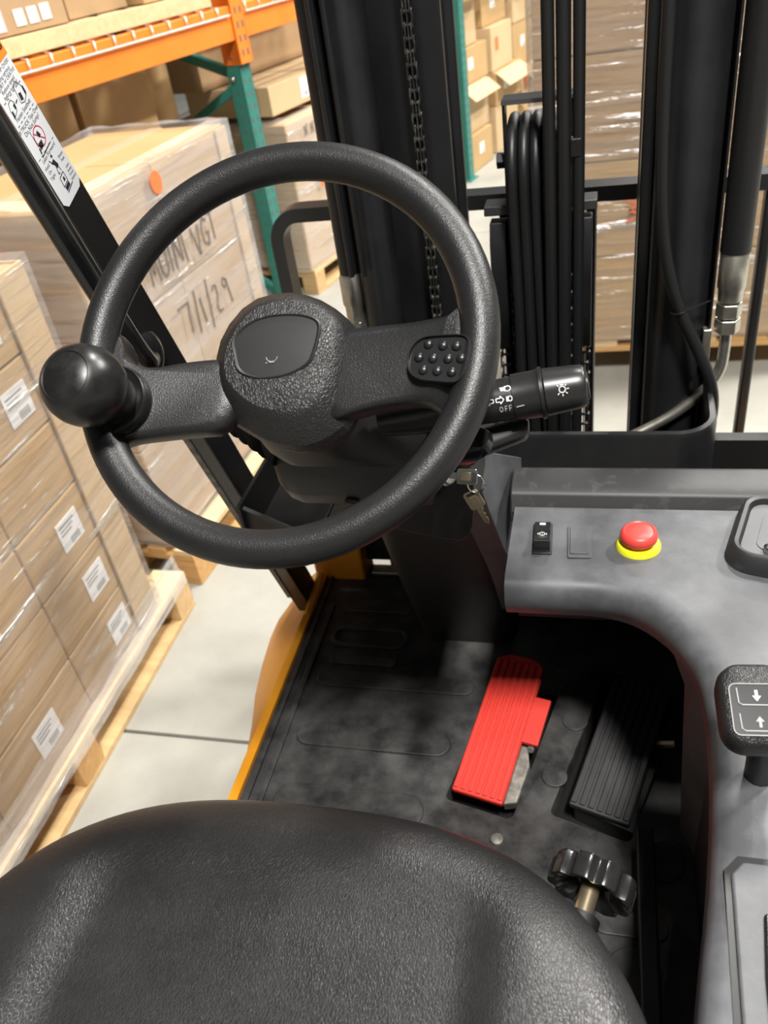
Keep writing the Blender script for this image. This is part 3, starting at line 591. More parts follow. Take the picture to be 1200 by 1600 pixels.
MB().lathe([(0.027, -.002), (0.027, .002), (0.022, .006), (0.014, .009)], frame((-0.489, 0.772, 1.229), (0,1,0), (0,0,1), (1,0,0)), 24).build('grab_bar_foot', 'gloss_black', FL)
# warning decal on the pillar's inner face
b0 = 0.352
dec = MB().prism([(.004, b0 - .004), (.010, b0 - .010), (.040, b0 - .010), (.0465, b0 - .004), (.0465, b0 + .30), (.004, b0 + .30)], .0, .0005, pf0).build('warning_decal', 'decal_white', pil, smooth=0)
dec['label'] = 'white tip-over warning decal with pictograms and orange header'
def dpos(px_b): return b0 + px_b
df = lambda bb: (lambda a, b, c: pf0(.02525 + a, bb + b, .0005 + c))
# header and lines, from the top of what can be seen downwards
MB().prism([(.004, b0 + .117), (.0465, b0 + .117), (.0465, b0 + .139), (.004, b0 + .139)], .0004, .0007, pf0).build('decal_header', 'decal_orange', pil, smooth=0)
text_mesh('decal_text', 'WARNING', .0080, df(b0 + .1255), 'ink', pil, bold=.0002, lift=.0004)
yy = b0 + .1135
for t_ in ('AVOID TIP OVER!', 'causing serious', 'INJURY or DEATH!', 'Reduce speed', 'before turning!'):
    text_mesh('decal_text', t_, .0046, df(yy), 'ink', pil); yy -= .0041
def dashes(bb):
    k = MB()
    for i in range(6): k.prism([(.007 + i*.0064, bb), (.0105 + i*.0064, bb), (.0105 + i*.0064, bb + .0006), (.007 + i*.0064, bb + .0006)], .0004, .0006, pf0)
    k.build('decal_rule', 'ink', pil, smooth=0)
dashes(b0 + .0945)
def poly_mark(pts, m='ink', name='pictogram'):
    MB().prism(pts, .0004, .0006, pf0).build(name, m, pil, smooth=0)
def stroke(pts, w_=.0006, m='ink', name='pictogram'):
    k = MB()
    for (a0, c0), (a1, c1) in zip(pts[:-1], pts[1:]):
        l = math.hypot(a1-a0, c1-c0) or 1; nx, ny = -(c1-c0)/l*w_/2, (a1-a0)/l*w_/2
        k.prism([(a0+nx, c0+ny), (a0-nx, c0-ny), (a1-nx, c1-ny), (a1+nx, c1+ny)], .0004, .0006, pf0)
    k.build(name, m, pil, smooth=0)
# seat belt hands
bb = b0 + .0862
stroke([(.009, bb), (.012, bb+.006), (.017, bb+.007), (.020, bb+.003), (.018, bb-.003), (.012, bb-.005)]); poly_mark([(.009, bb-.006), (.012, bb-.005), (.0125, bb), (.010, bb)]); poly_mark([(.0165, bb-.002), (.0195, bb-.001), (.019, bb+.003), (.0165, bb+.002)])
stroke([(.0215, bb+.001), (.0255, bb+.002)], .0012)
stroke([(.028, bb-.003), (.030, bb+.011), (.035, bb+.013), (.040, bb+.006), (.041, bb-.002), (.034, bb-.005), (.028, bb-.003)]); poly_mark([(.030, bb-.002), (.034, bb-.003), (.035, bb+.003), (.031, bb+.004)]); poly_mark([(.039, bb-.002), (.042, bb-.001), (.042, bb+.005), (.040, bb+.005)])
text_mesh('decal_text', 'Fasten Seatbelt', .0052, df(b0 + .0782), 'ink', pil)
dashes(b0 + .0735)
text_mesh('decal_text', 'If TRUCK Tips Over', .0050, df(b0 + .0695), 'ink', pil); text_mesh('decal_text', 'Do Not Jump!', .0055, df(b0 + .0645), 'ink', pil)
bb = b0 + .053
stroke([(.026 + .0085*math.cos(t*PI/12), bb + .0085*math.sin(t*PI/12)) for t in range(25)], .0010, 'decal_red'); stroke([(.020, bb+.006), (.032, bb-.006)], .0010, 'decal_red')
stroke([(.017, bb+.010), (.017, bb-.004), (.021, bb-.007)], .0007); poly_mark([(.018, bb-.009), (.025, bb-.008), (.026, bb-.003), (.019, bb-.003)]); poly_mark([(.024, bb+.004), (.027, bb+.005), (.029, bb), (.025, bb-.001)]); poly_mark([(.015, bb-.011), (.017, bb-.011), (.018, bb-.006), (.016, bb-.006)])
stroke([(.014, bb-.0135), (.034, bb-.012)], .0010)
dashes(b0 + .0405)
text_mesh('decal_text', 'Lean Forward', .0052, df(b0 + .0368), 'ink', pil)
bb = b0 + .0265
poly_mark([(.024, bb+.007), (.0265, bb+.008), (.0275, bb+.0055), (.025, bb+.0045)]); poly_mark([(.020, bb+.002), (.026, bb+.0035), (.029, bb-.004), (.025, bb-.006), (.023, bb-.001)]); stroke([(.024, bb-.003), (.022, bb-.010), (.025, bb-.010)], .0009); stroke([(.027, bb-.003), (.028, bb-.010)], .0009); stroke([(.019, bb+.006), (.022, bb+.001)], .0010)
for i, t_ in enumerate(('Hold', 'On', 'Tight')): text_mesh('decal_text', t_, .0046, (lambda q: lambda a, b, c: pf0(.0125 + a, q + b, .0005 + c))(b0 + .0305 - i*.0050), 'ink', pil)
for i, t_ in enumerate(('Brace', 'Feet')): text_mesh('decal_text', t_, .0040, (lambda q: lambda a, b, c: pf0(.0385 + a, q + b, .0005 + c))(b0 + .0255 - i*.0044), 'ink', pil)
for i, t_ in enumerate(('Lean', 'Away', 'From', 'Impact')): text_mesh('decal_text', t_, .0038, (lambda q: lambda a, b, c: pf0(.0395 + a, q + b, .0005 + c))(b0 + .0135 - i*.0040), 'ink', pil)
bb = b0 + .0055
stroke([(.020, bb+.008), (.019, bb-.001), (.029, bb), (.029, bb+.009), (.020, bb+.008)], .0009); poly_mark([(.020, bb-.006), (.029, bb-.005), (.029, bb-.001), (.020, bb-.002)]); poly_mark([(.023, bb+.002), (.027, bb+.0025), (.026, bb+.006), (.024, bb+.006)])
stroke([(.020, bb-.0075), (.034, bb-.0055)], .0010)

# ---------------------------------------------------------------- seat
SX, SY0, SA, SB, SP = -0.2155, 0.095, 0.275, 0.281, 2.75
def sout(t):
    c_, s_ = math.cos(t), math.sin(t); b_ = SB if s_ > 0 else 0.30
    k = (abs(c_ / SA) ** SP + abs(s_ / b_) ** SP) ** (-1 / SP); return SX + c_ * k, SY0 + s_ * k
def sstep(a, b, x):
    t = max(0, min(1, (x - a) / (b - a))); return t * t * (3 - 2 * t)
def stop(x, y):
    dx = abs(x - SX); z = 1.046 - .004 * (dx / SA) ** 2
    fade = 1 - sstep(.27, .33, y)
    z -= .007 * (1 - sstep(.130, .166, dx)) * fade * sstep(-.3, .1, y) * 1.0
    z += .003 * math.exp(-((dx - .178) / .022) ** 2) * fade
    z -= .010 * sstep(.25, .42, y)
    return z
NR, NT = 44, 120
rings = []
for i in range(1, NR + 1):
    q = (i / NR) ** .75; ring = []
    for k in range(NT):
        t = 2*PI*k/NT; ex, ey = sout(t); x = SX + (ex - SX) * q; y = SY0 + (ey - SY0) * q
        e = max(0, (q - .80) / .20); z = stop(x, y) - .040 * (1 - math.sqrt(max(0, 1 - min(1, e) ** 2.4)))
        ring.append((x, y, z))
    rings.append(ring)
for dz, q in ((.012, 1.003), (.03, 1.0), (.055, .985), (.075, .955), (.08, .9)):
    rings.append([(SX + (sout(2*PI*k/NT)[0] - SX) * q, SY0 + (sout(2*PI*k/NT)[1] - SY0) * q, rings[NR-1][k][2] - dz) for k in range(NT)])
seat = MB().loft(rings, True, True).build('seat_cushion', 'leather', FL, smooth=70)
seat['label'] = 'black leather seat cushion with rounded front and raised side bolsters'
MB().prism(rrect(.40, .44, .05, 5, SX, .10), .80, .93).build('seat_base', 'smooth_black', FL, bevel=.01)
MB().prism(rrect(.30, .36, .04, 5, SX, .08), .58, .81).build('seat_box', 'smooth_black', FL, bevel=.01)
MB().box((0.055, 0.10, 0.63), (0.075, 0.62, 0.66)).build('seat_rail', 'mast_paint', FL, bevel=.003)
# lobed weight knob under the seat's front edge
kd = V((.25, .90, .14)).normalized()
KC = V((0.002, 0.383, 0.927))
kq = axis_frame(KC, kd)
def lob(r, h, amp):
    out = []
    for k in range(144):
        t = 2*PI*k/144; c_ = math.cos(9*t); q = r + amp * (.35 if c_ > .1 else c_ * 1.1 + .24)
        out.append(kq(q * math.cos(t), q * math.sin(t), h))
    return out
sk = MB().loft([lob(.016, .004, 0), lob(.022, -.004, .001), lob(.031, -.008, .0035), lob(.0335, -.008, .004), lob(.0342, -.005, .0042), lob(.0342, .010, .0042), lob(.033, .0125, .004), lob(.028, .0145, .002), lob(.01, .0155, 0)]).build('adjuster_knob', 'gloss_black', FL, smooth=30)
sk['label'] = 'shiny black lobed adjuster knob at the front of the seat'
MB().tube([KC - kd * .028, KC + kd * .006], .008, 14).build('knob_shaft', 'brass', sk)
MB().tube([KC - kd * .10, KC - kd * .026], .015, 18).build('knob_housing', 'smooth_black', sk)

# ---------------------------------------------------------------- ignition lock and keys
lk = MB().lathe([(0.0125, -.012), (0.0125, .002), (0.0105, .004), (0.0085, .003), (0.002, .003)], axis_frame((-0.1475, 0.690, 1.128), (.80, -.55, .2)), 24).build('ignition_lock', 'chrome', FL)
KEY = empty('ignition_keys', (-0.125, 0.68, 1.06))
tag(KEY, 'pair of silver keys on a ring hanging from the ignition below the wheel', 'keys')
def key(name, fr, m):
    head = MB().prism(rrect(.021, .016, .003, 3), -.001, .001, fr).build(name, m, KEY, bevel=.0004)
    MB().prism([(.010, -.0032), (.028, -.003), (.032, 0), (.028, .0018), (.025, .0026), (.023, .0014), (.020, .0028), (.017, .0016), (.014, .0032), (.010, .0032)], -.0009, .0009, fr).build('key_blade', m, head)
    MB().prism(rrect(.010, .008, .001, 2, .001, 0), .0008, .0014, fr).build('key_plate', 'brass', head, bevel=.0002)
    MB().prism(rrect(.0032, .010, .0015, 4, -.0075, 0), -.0013, .0013, fr).build('key_slot', 'ink', head)
    return head
k1 = frame((-0.1255, 0.678, 1.1335), V((-.99, .10, .0)).normalized(), V((.05, .5, .85)).normalized(), V((-.085, -.84, .5)).normalized())
key('key', k1, 'chrome')
ku = V((.42, -.05, -.90)).normalized(); kn_ = V((.10, -.95, .12)); kn_ = (kn_ - ku * kn_.dot(ku)).normalized()
k2 = frame((-0.1195, 0.674, 1.108), ku, kn_.cross(ku), kn_)
key('key', k2, 'brass')
rc = V((-0.1165, 0.6755, 1.1265)); RK = .0085
MB().tube([rc + V((math.cos(t) * RK, math.sin(t) * .003, math.sin(t) * RK)) for t in [2*PI*k/28 for k in range(28)]], .0008, 6, closed=True).build('key_ring', 'chrome', KEY)
# ---------------------------------------------------------------- mast, carriage and hoses
MZ0, MZ1 = 0.10, 2.15
def extr(poly, name, m, parent=FL, z0=MZ0, z1=MZ1, bevel=.003, sm=35):
    return MB().prism(poly, z0, z1).build(name, m, parent, smooth=sm, bevel=bevel)
def rail(side, xin, xout, y0, y1, name):
    """I-section mast rail, web in the middle"""
    xm = (xin + xout) / 2; t = .013
    a, b = min(xin, xout), max(xin, xout)
    return extr([(a, y0), (b, y0), (b, y0 + t), (xm + .009, y0 + t + .004), (xm + .009, y1 - t - .004), (b, y1 - t), (b, y1), (a, y1), (a, y1 - t), (xm - .009, y1 - t - .004), (xm - .009, y0 + t + .004), (a, y0 + t)], name, 'mast_paint')
# left upright group
rail(-1, -0.216, -0.262, 1.275, 1.40, 'inner_mast_rail'); rail(-1, -0.268, -0.325, 1.30, 1.44, 'outer_mast_rail')
lc = MB().lathe([(.031, MZ0), (.031, 1.80), (.024, 1.82), (.024, MZ1)], frame((-0.338, 1.235, 0), (1,0,0), (0,1,0), (0,0,1)), 36).build('lift_cylinder', 'mast_paint', FL)
MB().lathe([(.036, 1.52), (.036, 1.565)], frame((-0.338, 1.235, 0), (1,0,0), (0,1,0), (0,0,1)), 36).build('cylinder_gland', 'satin_black', lc, bevel=.003)
MB().tube([(-0.386, 1.235, MZ1), (-0.386, 1.235, 1.13)], .0165, 18).build('lift_hose', 'hose', FL)
ft = MB().lathe([(.0165, 1.06), (.0165, 1.085), (.019, 1.09), (.019, 1.135), (.0165, 1.14)], frame((-0.386, 1.235, 0), (1,0,0), (0,1,0), (0,0,1)), 20).build('hose_fitting', 'zinc', FL)
MB().prism([(.018*math.cos(PI/3*k), .018*math.sin(PI/3*k)) for k in range(6)], 1.035, 1.062, frame((-0.386, 1.235, 0), (1,0,0), (0,1,0), (0,0,1))).build('hex_nut', 'zinc', ft, bevel=.002)
MB().tube([(-0.386, 1.235, 1.04), (-0.383, 1.235, .98), (-0.36, 1.23, .93), (-0.30, 1.22, .89)], .009, 12).build('hydraulic_pipe', 'zinc', FL)
for x in (-0.372, -0.352): MB().tube([(x, 1.19, MZ1), (x + .002, 1.19, 1.15)], .0045, 8).build('steel_line', 'mast_paint', FL)
extr([(-0.412, 1.27), (-0.33, 1.27), (-0.33, 1.285), (-0.412, 1.285)], 'mast_plate', 'mast_paint')
# right upright group
rail(1, 0.052, 0.098, 1.29, 1.41, 'inner_mast_rail'); rail(1, 0.104, 0.160, 1.31, 1.44, 'outer_mast_rail')
rc2 = MB().lathe([(.041, MZ0), (.041, 1.85), (.03, 1.87), (.03, MZ1)], frame((0.112, 1.232, 0), (1,0,0), (0,1,0), (0,0,1)), 40).build('lift_cylinder', 'mast_paint', FL)
extr([(0.050, 1.255), (0.068, 1.255), (0.076, 1.27), (0.076, 1.292), (0.050, 1.292)], 'rail_lip', 'mast_paint')
extr([(0.153, 1.20), (0.1565, 1.20), (0.1565, 1.27), (0.153, 1.27)], 'mast_edge_strip', 'satin_black')
MB().tube([(0.178, 1.20, MZ1), (0.178, 1.20, 1.155)], .0205, 20).build('lift_hose', 'hose', FL)
ft = MB().lathe([(.017, 1.085), (.0175, 1.10), (.0195, 1.105), (.0195, 1.155), (.0175, 1.158)], frame((0.178, 1.20, 0), (1,0,0), (0,1,0), (0,0,1)), 20).build('hose_fitting', 'zinc', FL)
for z0 in (1.060, 1.036):
    MB().prism([(.0185*math.cos(PI/3*k + z0), .0185*math.sin(PI/3*k + z0)) for k in range(6)], z0, z0 + .021, frame((0.178, 1.20, 0), (1,0,0), (0,1,0), (0,0,1))).build('hex_nut', 'zinc', ft, bevel=.002)
MB().tube(smooth_path([(0.178, 1.20, 1.04), (0.178, 1.20, 1.0), (0.176, 1.20, .972), (0.158, 1.197, .942), (0.125, 1.19, .912), (0.095, 1.185, .892), (0.03, 1.17, .862), (-0.03, 1.16, .84)], 2), .0085, 14).build('hydraulic_pipe', 'zinc', FL)
MB().box((0.146, 1.196, 0.985), (0.158, 1.212, 1.04)).build('pipe_clamp', 'zinc', FL, bevel=.002)
hs = MB().tube(smooth_path([(0.071, 1.178, MZ1), (0.070, 1.178, 1.45), (0.072, 1.178, 1.28), (0.082, 1.176, 1.17), (0.105, 1.172, 1.09), (0.137, 1.166, 1.025), (0.160, 1.16, .975), (0.167, 1.16, .93), (0.160, 1.16, .87)], 2), .0085, 14).build('signal_cable', 'hose', FL)
ct = MB(); ct.tube([V((0.108 + .0105*math.cos(t), 1.171 + .0105*math.sin(t), 1.083 + .003*math.cos(t))) for t in [2*PI*k/16 for k in range(16)]], .0014, 6, closed=True); ct.tube([(0.117, 1.168, 1.085), (0.150, 1.19, 1.088)], .0014, 6); ct.build('cable_tie', 'rubber', hs)
# cross members
for z0, z1 in ((1.86, 1.96), (0.35, 0.50)): MB().box((-0.33, 1.41, z0), (0.165, 1.44, z1)).build('mast_crossmember', 'mast_paint', FL, bevel=.004)
# chains: links as alternating plates
def chain(x, y, z0, z1, w_, name='lift_chain', m='grease_steel', pitch=.016, hold=FL):
    k = MB(); n_ = int((z1 - z0) / pitch)
    for i in range(n_):
        z = z0 + i * pitch
        for j in range(3):
            off = (j - 1) * w_ * (.66 if i % 2 else .44)
            k.prism(rrect(.0105, pitch * 1.55, .005, 3, 0, 0), -.0009, .0009, frame((x + off, y, z), (0, 1, 0), (0, 0, 1), (1, 0, 0)))
        k.tube([(x - w_*.75, y, z + pitch*.5), (x + w_*.75, y, z + pitch*.5)], .0026, 8)
    return k.build(name, m, hold, smooth=0)
chain(-0.258, 1.262, 0.85, 1.75, .010)
# centre sheave with hoses looping over it
SXc = -0.092
shv = MB().lathe([(.058, -.044), (.062, -.042), (.062, .042), (.058, .044)], frame((SXc, 1.335, 1.252), (0,1,0), (0,0,1), (1,0,0)), 40).build('hose_sheave', 'satin_black', FL)
brk = MB(); brk.prism([(1.285, 1.350), (1.292, 1.3555), (1.335, 1.3555), (1.335, 1.350)], -.143, -.040, lambda a, b, c: V((c, a, b)))
brk.prism([(1.30, 1.20), (1.30, 1.352), (1.33, 1.352), (1.33, 1.20)], -.143, -.139, lambda a, b, c: V((c, a, b))); brk.prism([(1.30, 1.20), (1.30, 1.352), (1.33, 1.352), (1.33, 1.20)], -.046, -.042, lambda a, b, c: V((c, a, b)))
brk.build('sheave_bracket', 'satin_black', FL, bevel=.0015)
MB().prism([(.012*math.cos(PI/3*k), .012*math.sin(PI/3*k)) for k in range(6)], -.156, -.143, frame((0, 1.322, 1.268), (0,1,0), (0,0,1), (1,0,0))).build('sheave_bolt', 'mast_paint', FL, bevel=.001)
for i, x in enumerate((-0.129, -0.112, -0.095, -0.078)):
    pts = [(x - .0 + .008*i*(i < 3), 1.255, 0.72)] + [(x + .004, 1.262, 1.0), (x, 1.268, 1.2)] + [(x, 1.335 - .071*math.cos(t), 1.252 + .071*math.sin(t)) for t in [PI*k/10 for k in range(11)]] + [(x, 1.405, 1.1), (x, 1.405, .8)]
    MB().tube(smooth_path(pts, 1), .0082, 14).build('sheave_hose', 'hose', FL, smooth=60)
for x, zb, r_ in ((-0.0735, .715, .0088), (-0.0535, .715, .0100), (-0.0335, .74, .0082)):
    h_ = MB().tube([(x, 1.245, MZ1), (x, 1.245, 1.2), (x - .002, 1.245, zb)], r_, 14).build('straight_hose', 'hose', FL, smooth=60)
    if zb < .72: MB().tube([V((x - .002 + (r_+.0015)*math.cos(t), 1.245 + (r_+.0015)*math.sin(t), .735)) for t in [2*PI*k/20 for k in range(20)]], .0022, 8, closed=True).build('hose_clamp', 'zinc', h_)
MB().box((-0.045, 1.236, 1.285), (-0.03, 1.252, 1.31)).build('hose_spacer', 'rubber', FL, bevel=.002)
# carriage chain anchors each side of the sheave
for x, s_ in ((-0.158, -1), (-0.028, 1)):
    an = MB().prism([(1.30, 1.192), (1.305, 1.206), (1.345, 1.206), (1.345, 1.192)], x - .02, x + .02, lambda a, b, c: V((c, a, b))).build('anchor_plate', 'satin_black', FL, bevel=.002)
    chain(x + .002, 1.318, 0.80, 1.185, .014, 'carriage_chain', 'mast_paint', .02)
    ck = MB(); ck.prism(smooth_poly([(1.295, 1.18), (1.29, 1.05), (1.30, .97), (1.335, .95), (1.345, 1.18)], 1), x - .013 + s_*.0, x + .013, lambda a, b, c: V((c, a, b))); ck.build('chain_guard', 'mast_paint', FL, bevel=.002)
    chain(x - s_ * .022, 1.30, 0.82, 1.10, .007, 'carriage_chain', 'grease_steel', .014)
MB().box((-0.16, 1.345, 0.60), (-0.03, 1.385, 1.19)).build('carriage_column', 'mast_paint', FL, bevel=.004)
# load backrest
LZ, LB = 1.158, 0.615
def lbar(lo, hi, name='backrest_bar'): return MB().box(lo, hi).build(name, 'satin_black', FL, bevel=.006)
YB = 1.53
pt = smooth_path([(-0.622, YB, 0.52), (-0.622, YB, 1.10), (-0.620, YB, 1.155), (-0.565, YB, 1.158), (-0.3, YB, 1.158)], 1)
fp = MB(); rgs = []
outer_ = [(-0.622, .52), (-0.622, 1.085)] + [(-0.562 - .06*math.cos(t), 1.098 + .066*math.sin(t)) for t in [PI/2*k/8 for k in range(9)]] + [(0.40, 1.164), (0.40 + .0, 1.164)]
inner_ = [(-0.597, .52), (-0.597, 1.085)] + [(-0.562 - .035*math.cos(t), 1.098 + .040*math.sin(t)) for t in [PI/2*k/8 for k in range(9)]] + [(0.40, 1.138), (0.40, 1.138)]
for y in (YB - .015, YB + .03): pass
ring_o = [[(x, y, z) for x, z in outer_] for y in (YB - .016, YB + .030)]; ring_i = [[(x, y, z) for x, z in inner_] for y in (YB + .030, YB - .016)]
MB().loft([ring_o[0], ring_o[1], ring_i[0], ring_i[1], ring_o[0]], False, False, closed=False).build('load_backrest', 'satin_black', FL, smooth=40, bevel=.002)
lbar((0.398, YB - .016, 0.52), (0.42, YB + .03, 1.164))
for x in (-0.31, -0.019, 0.272): lbar((x - .0095, YB - .008, LB), (x + .0095, YB + .020, 1.142))
lbar((-0.60, YB - .012, LB - .012), (0.405, YB + .025, LB + .012))
MB().box((-0.6, YB + .03, 0.10), (0.4, YB + .06, 0.22)).build('fork_bar', 'mast_paint', FL, bevel=.004)
MB().box((-0.6, YB + .03, 0.40), (0.4, YB + .06, 0.52)).build('fork_bar', 'mast_paint', FL, bevel=.004)
for x in (-0.40, 0.12): 
    MB().prism([(YB + .06, .52), (YB + .10, .52), (YB + .10, .13), (YB + 1.1, .07), (YB + 1.1, .06), (YB + .06, .06)], x, x + .09, lambda a, b, c: V((c, a, b))).build('fork', 'mast_paint', FL, bevel=.004)
# ================================================================ pallets, cartons, film, racks
def rot(loc, rz):
    c_, s_ = math.cos(rz), math.sin(rz); return lambda x, y, z: V((loc[0] + x*c_ - y*s_, loc[1] + x*s_ + y*c_, loc[2] + z))
def pallet(loc, rz, lx, ly, label, m='pine', zt=.13, blocks=True):
    """lx across, ly along; base corner at loc; deck boards run along ly"""
    p = empty('wooden_pallet', loc, rz); tag(p, label, 'pallet', 'wooden pallets on the warehouse floor')
    nb = 6; wb = lx / nb * .74
    ms = [m, 'pine_pale', m, 'pine']
    for k in range(nb):
        x = k * (lx - wb) / (nb - 1); MB().box((x, 0, zt - .02), (x + wb, ly, zt)).build('deck_board', ms[k % 4], p, smooth=0, bevel=.002, seg=1, local=True)
    for k in range(3):
        y = k * (ly - .09) / 2
        MB().box((.0, y, zt - .04), (lx, y + .09, zt - .02)).build('stringer_board', m, p, smooth=0, bevel=.002, seg=1, local=True)
        for j in range(3):
            x = j * (lx - .09) / 2; MB().box((x, y, .018), (x + .09, y + .09, zt - .04)).build('block', 'pine_orange' if (j + k) % 2 else m, p, smooth=0, bevel=.003, seg=1, local=True)
    for j in range(3):
        x = j * (lx - .09) / 2; MB().box((x, 0, 0), (x + .09, ly, .018)).build('bottom_board', m, p, smooth=0, bevel=.002, seg=1, local=True)
    return p
_cache = {}
def carton(loc, rz, size, label, group=None, m='card', seam='top', lab=None, flaps=False, stick=None, name='carton'):
    """loc: base corner (min x, min y in the carton's own axes)"""
    sx, sy, sz = size; key_ = (round(sx, 3), round(sy, 3), round(sz, 3), m)
    e = .0015
    if key_ not in _cache:
        o = MB().box((e, e, e), (sx - e, sy - e, sz - e)).build(name, m, smooth=0, bevel=.004, seg=2); _cache[key_] = o.data
    else:
        o = bpy.data.objects.new(name, _cache[key_]); COL.objects.link(o)
        b = o.modifiers.new('edge', 'BEVEL'); b.width = .004; b.segments = 2; b.limit_method = 'ANGLE'
    o.location = loc; o.rotation_euler = (0, 0, rz); tag(o, label, 'box', group)
    def part(lo, hi, nm, mm):
        MB().box(lo, hi).build(nm, mm, o, smooth=0, local=True)
    if seam == 'top': part((sx*.5 - .024, -.0005, sz - .004 - .03), (sx*.5 + .024, sy + .0005, sz + .0004), 'tape_strip', 'tape')
    if seam == 'side': part((sx - .004, sy*.5 - .02, sz - .06), (sx + .0006, sy*.5 + .02, sz), 'tape_strip', 'tape')
    for (face, a, b, wa, hb, mm) in (lab or []):          # a, b centre on that face
        if face == 'x': part((sx - .001, a - wa/2, b - hb/2), (sx + .0012, a + wa/2, b + hb/2), 'label', mm)
        if face == 'y': part((a - wa/2, -.0012, b - hb/2), (a + wa/2, .001, b + hb/2), 'label', mm)
        if face == 'x' and mm == 'label_white' and wa > .05:
            for i in range(3): part((sx, a - wa*.4, b + hb*(.32 - i*.13) - .002), (sx + .0018, a + wa*(.3 - .1*i), b + hb*(.32 - i*.13) + .002), 'label_print', 'grey_print')
            for i in range(6): part((sx, a - wa*.1 + i*wa*.075, b - hb*.42), (sx + .0018, a - wa*.1 + i*wa*.075 + .003, b - hb*.18), 'label_print', 'grey_print')
    if flaps:
        t_ = .004; L_ = sy * .26
        for (x0, d_) in ((sx, 1), (0, -1)):
            f = MB(); a_ = math.radians(flaps * 1.0)
            f.prism([(0, 0), (L_ * math.cos(a_), L_ * math.sin(a_)), (L_ * math.cos(a_) - t_ * math.sin(a_), L_ * math.sin(a_) + t_ * math.cos(a_)), (-t_ * math.sin(a_), t_ * math.cos(a_))], .004, sy - .004, lambda p, q, r, x0=x0, d_=d_: V((x0 + d_ * (p + .004), r, sz - .006 + q)))
            f.build('flap', 'card_pale', o, smooth=0, local=True)
    return o
def wrap(name, loc, rz, size, m, label, sag=.006, cat='wrap', top=True):
    """stretch film: a thin pleated shell round a stack"""
    sx, sy, sz = size; k = MB(); rnd = random.Random(label); nz, nu = 26, 14
    def ring(z, i):
        pts = []
        for (ax, ay, bx, by) in ((0, 0, sx, 0), (sx, 0, sx, sy), (sx, sy, 0, sy), (0, sy, 0, 0)):
            for j in range(nu):
                q = j / nu; nx, ny = (by - ay), -(bx - ax); l = math.hypot(nx, ny)
                edge_ = min(q, 1 - q); off = rnd.uniform(.0, .003) + .002 if edge_ > .03 else .003
                pts.append((ax + (bx-ax)*q + nx/l*off, ay + (by-ay)*q + ny/l*off, z + rnd.uniform(-.004, .004)))
        return pts
    rings = [ring(z * sz / nz, z) for z in range(nz + 1)]
    if top: rings.append([(sx/2 + (x - sx/2)*.86, sy/2 + (y - sy/2)*.86, sz + .006) for x, y, z in rings[-1]])
    k.loft(rings, False, False)
    o = k.build(name, m, smooth=60); o.location = loc; o.rotation_euler = (0, 0, rz); tag(o, label, cat); return o

# ---- stack of small cartons nearest the seat -------------------------------------------------
pallet((-1.97, 0.42, 0), 0, 0.815, 1.22, 'long pale wooden pallet under the nearest wrapped cartons, beside the seat')
ROWS = ['bottom', 'second', 'third', 'fourth', 'fifth', 'top']; hz = .1625
for r in range(6):
    for c in range(3):
        y0 = 1.49 - .35 * (c + 1)
        cn = ('far end column', 'middle column', 'column nearest the seat')[c]
        lab = [('x', .195 - .012 * ((r * 7 + c * 3) % 3), hz*.5, .085, .075, 'label_white')]
        if (r + c * 2) % 4 == 3: lab = []
        carton((-1.78, y0, .1315 + r * hz), 0, (.60, .349, hz - .001), '%s row carton, %s of the nearest film-wrapped stack' % (ROWS[r], cn), 'small cartons on the nearest pallet', m='card', seam=None, lab=lab)
cb = MB(); cb.prism([(-1.179, 1.494), (-1.172, 1.494), (-1.172, 1.395), (-1.1785, 1.395)], .132, 1.108); cb.prism([(-1.30, 1.4915), (-1.30, 1.497), (-1.172, 1.497), (-1.172, 1.4915)], .132, 1.108)
tag(cb.build('corner_board', 'card_pale', smooth=0, bevel=.002), 'tall cardboard corner board on the far edge of the nearest carton stack', 'corner board')
wrap('stretch_film', (-1.79, 0.43, .136), 0, (.625, 1.075, .984), 'film_clear', 'shiny clear stretch film wrapped round the nearest stack of small cartons')
sk_ = MB(); sk_.loft([[(x, y + random.uniform(-.004, .004), z + random.uniform(-.003, .003)) for y in [0.43 + .06*i for i in range(21)]] for x, z in ((-1.168, .20), (-1.160, .150), (-1.15, .136), (-1.148, .10))], False, False, closed=False)
tag(sk_.build('film_skirt', 'film_milky', smooth=60), 'loose film skirt pulled down over the edge of the nearest pallet', 'wrap')

# ---- big stack with the handwritten date -----------------------------------------------------
RZ2 = math.radians(-6)
def at2(x, y, z): return rot((-1.235, 1.745, 0), RZ2)(x, y, z)
p2 = at2(-.52, -.02, 0); pallet((p2.x + .055, p2.y, 0), RZ2, .535, .93, 'wooden pallet with knotty blocks under the stack marked 7/1/29', 'pine_orange')
for r in range(3):
    for c in range(2):
        if True:
            l = at2(-.48, c * .43, .1315 + r * .332)
            carton(l, RZ2, (.479, .429, .331), '%s row carton, %s end of the stack marked 7/1/29' % (('bottom', 'middle', 'top')[r], ('near', 'far')[c]), 'large cartons of the dated stack', m=('card_brown' if c == 0 and False else 'card'), seam='top' if r == 2 else None)
cb = MB(); 
for lo, hi in (((-.001, .80, .132), (.006, .868, 1.118)), ((-.12, .862, .132), (.006, .868, 1.118))):
    k = MB().box(lo, hi); cb.add([at2(*p) for p in k.v], k.f)
tag(cb.build('corner_board', 'card_pale', smooth=0, bevel=.002), 'pale corner board standing at the far edge of the stack marked 7/1/29', 'corner board')
wl = at2(-.49, -.01, .136); film_b = wrap('stretch_film', wl, RZ2, (.503, .885, 1.004), 'film_milky', 'milky stretch film round the tall stack marked 7/1/29')
f2 = lambda a, b, c: at2(.0195 + c, a, b)
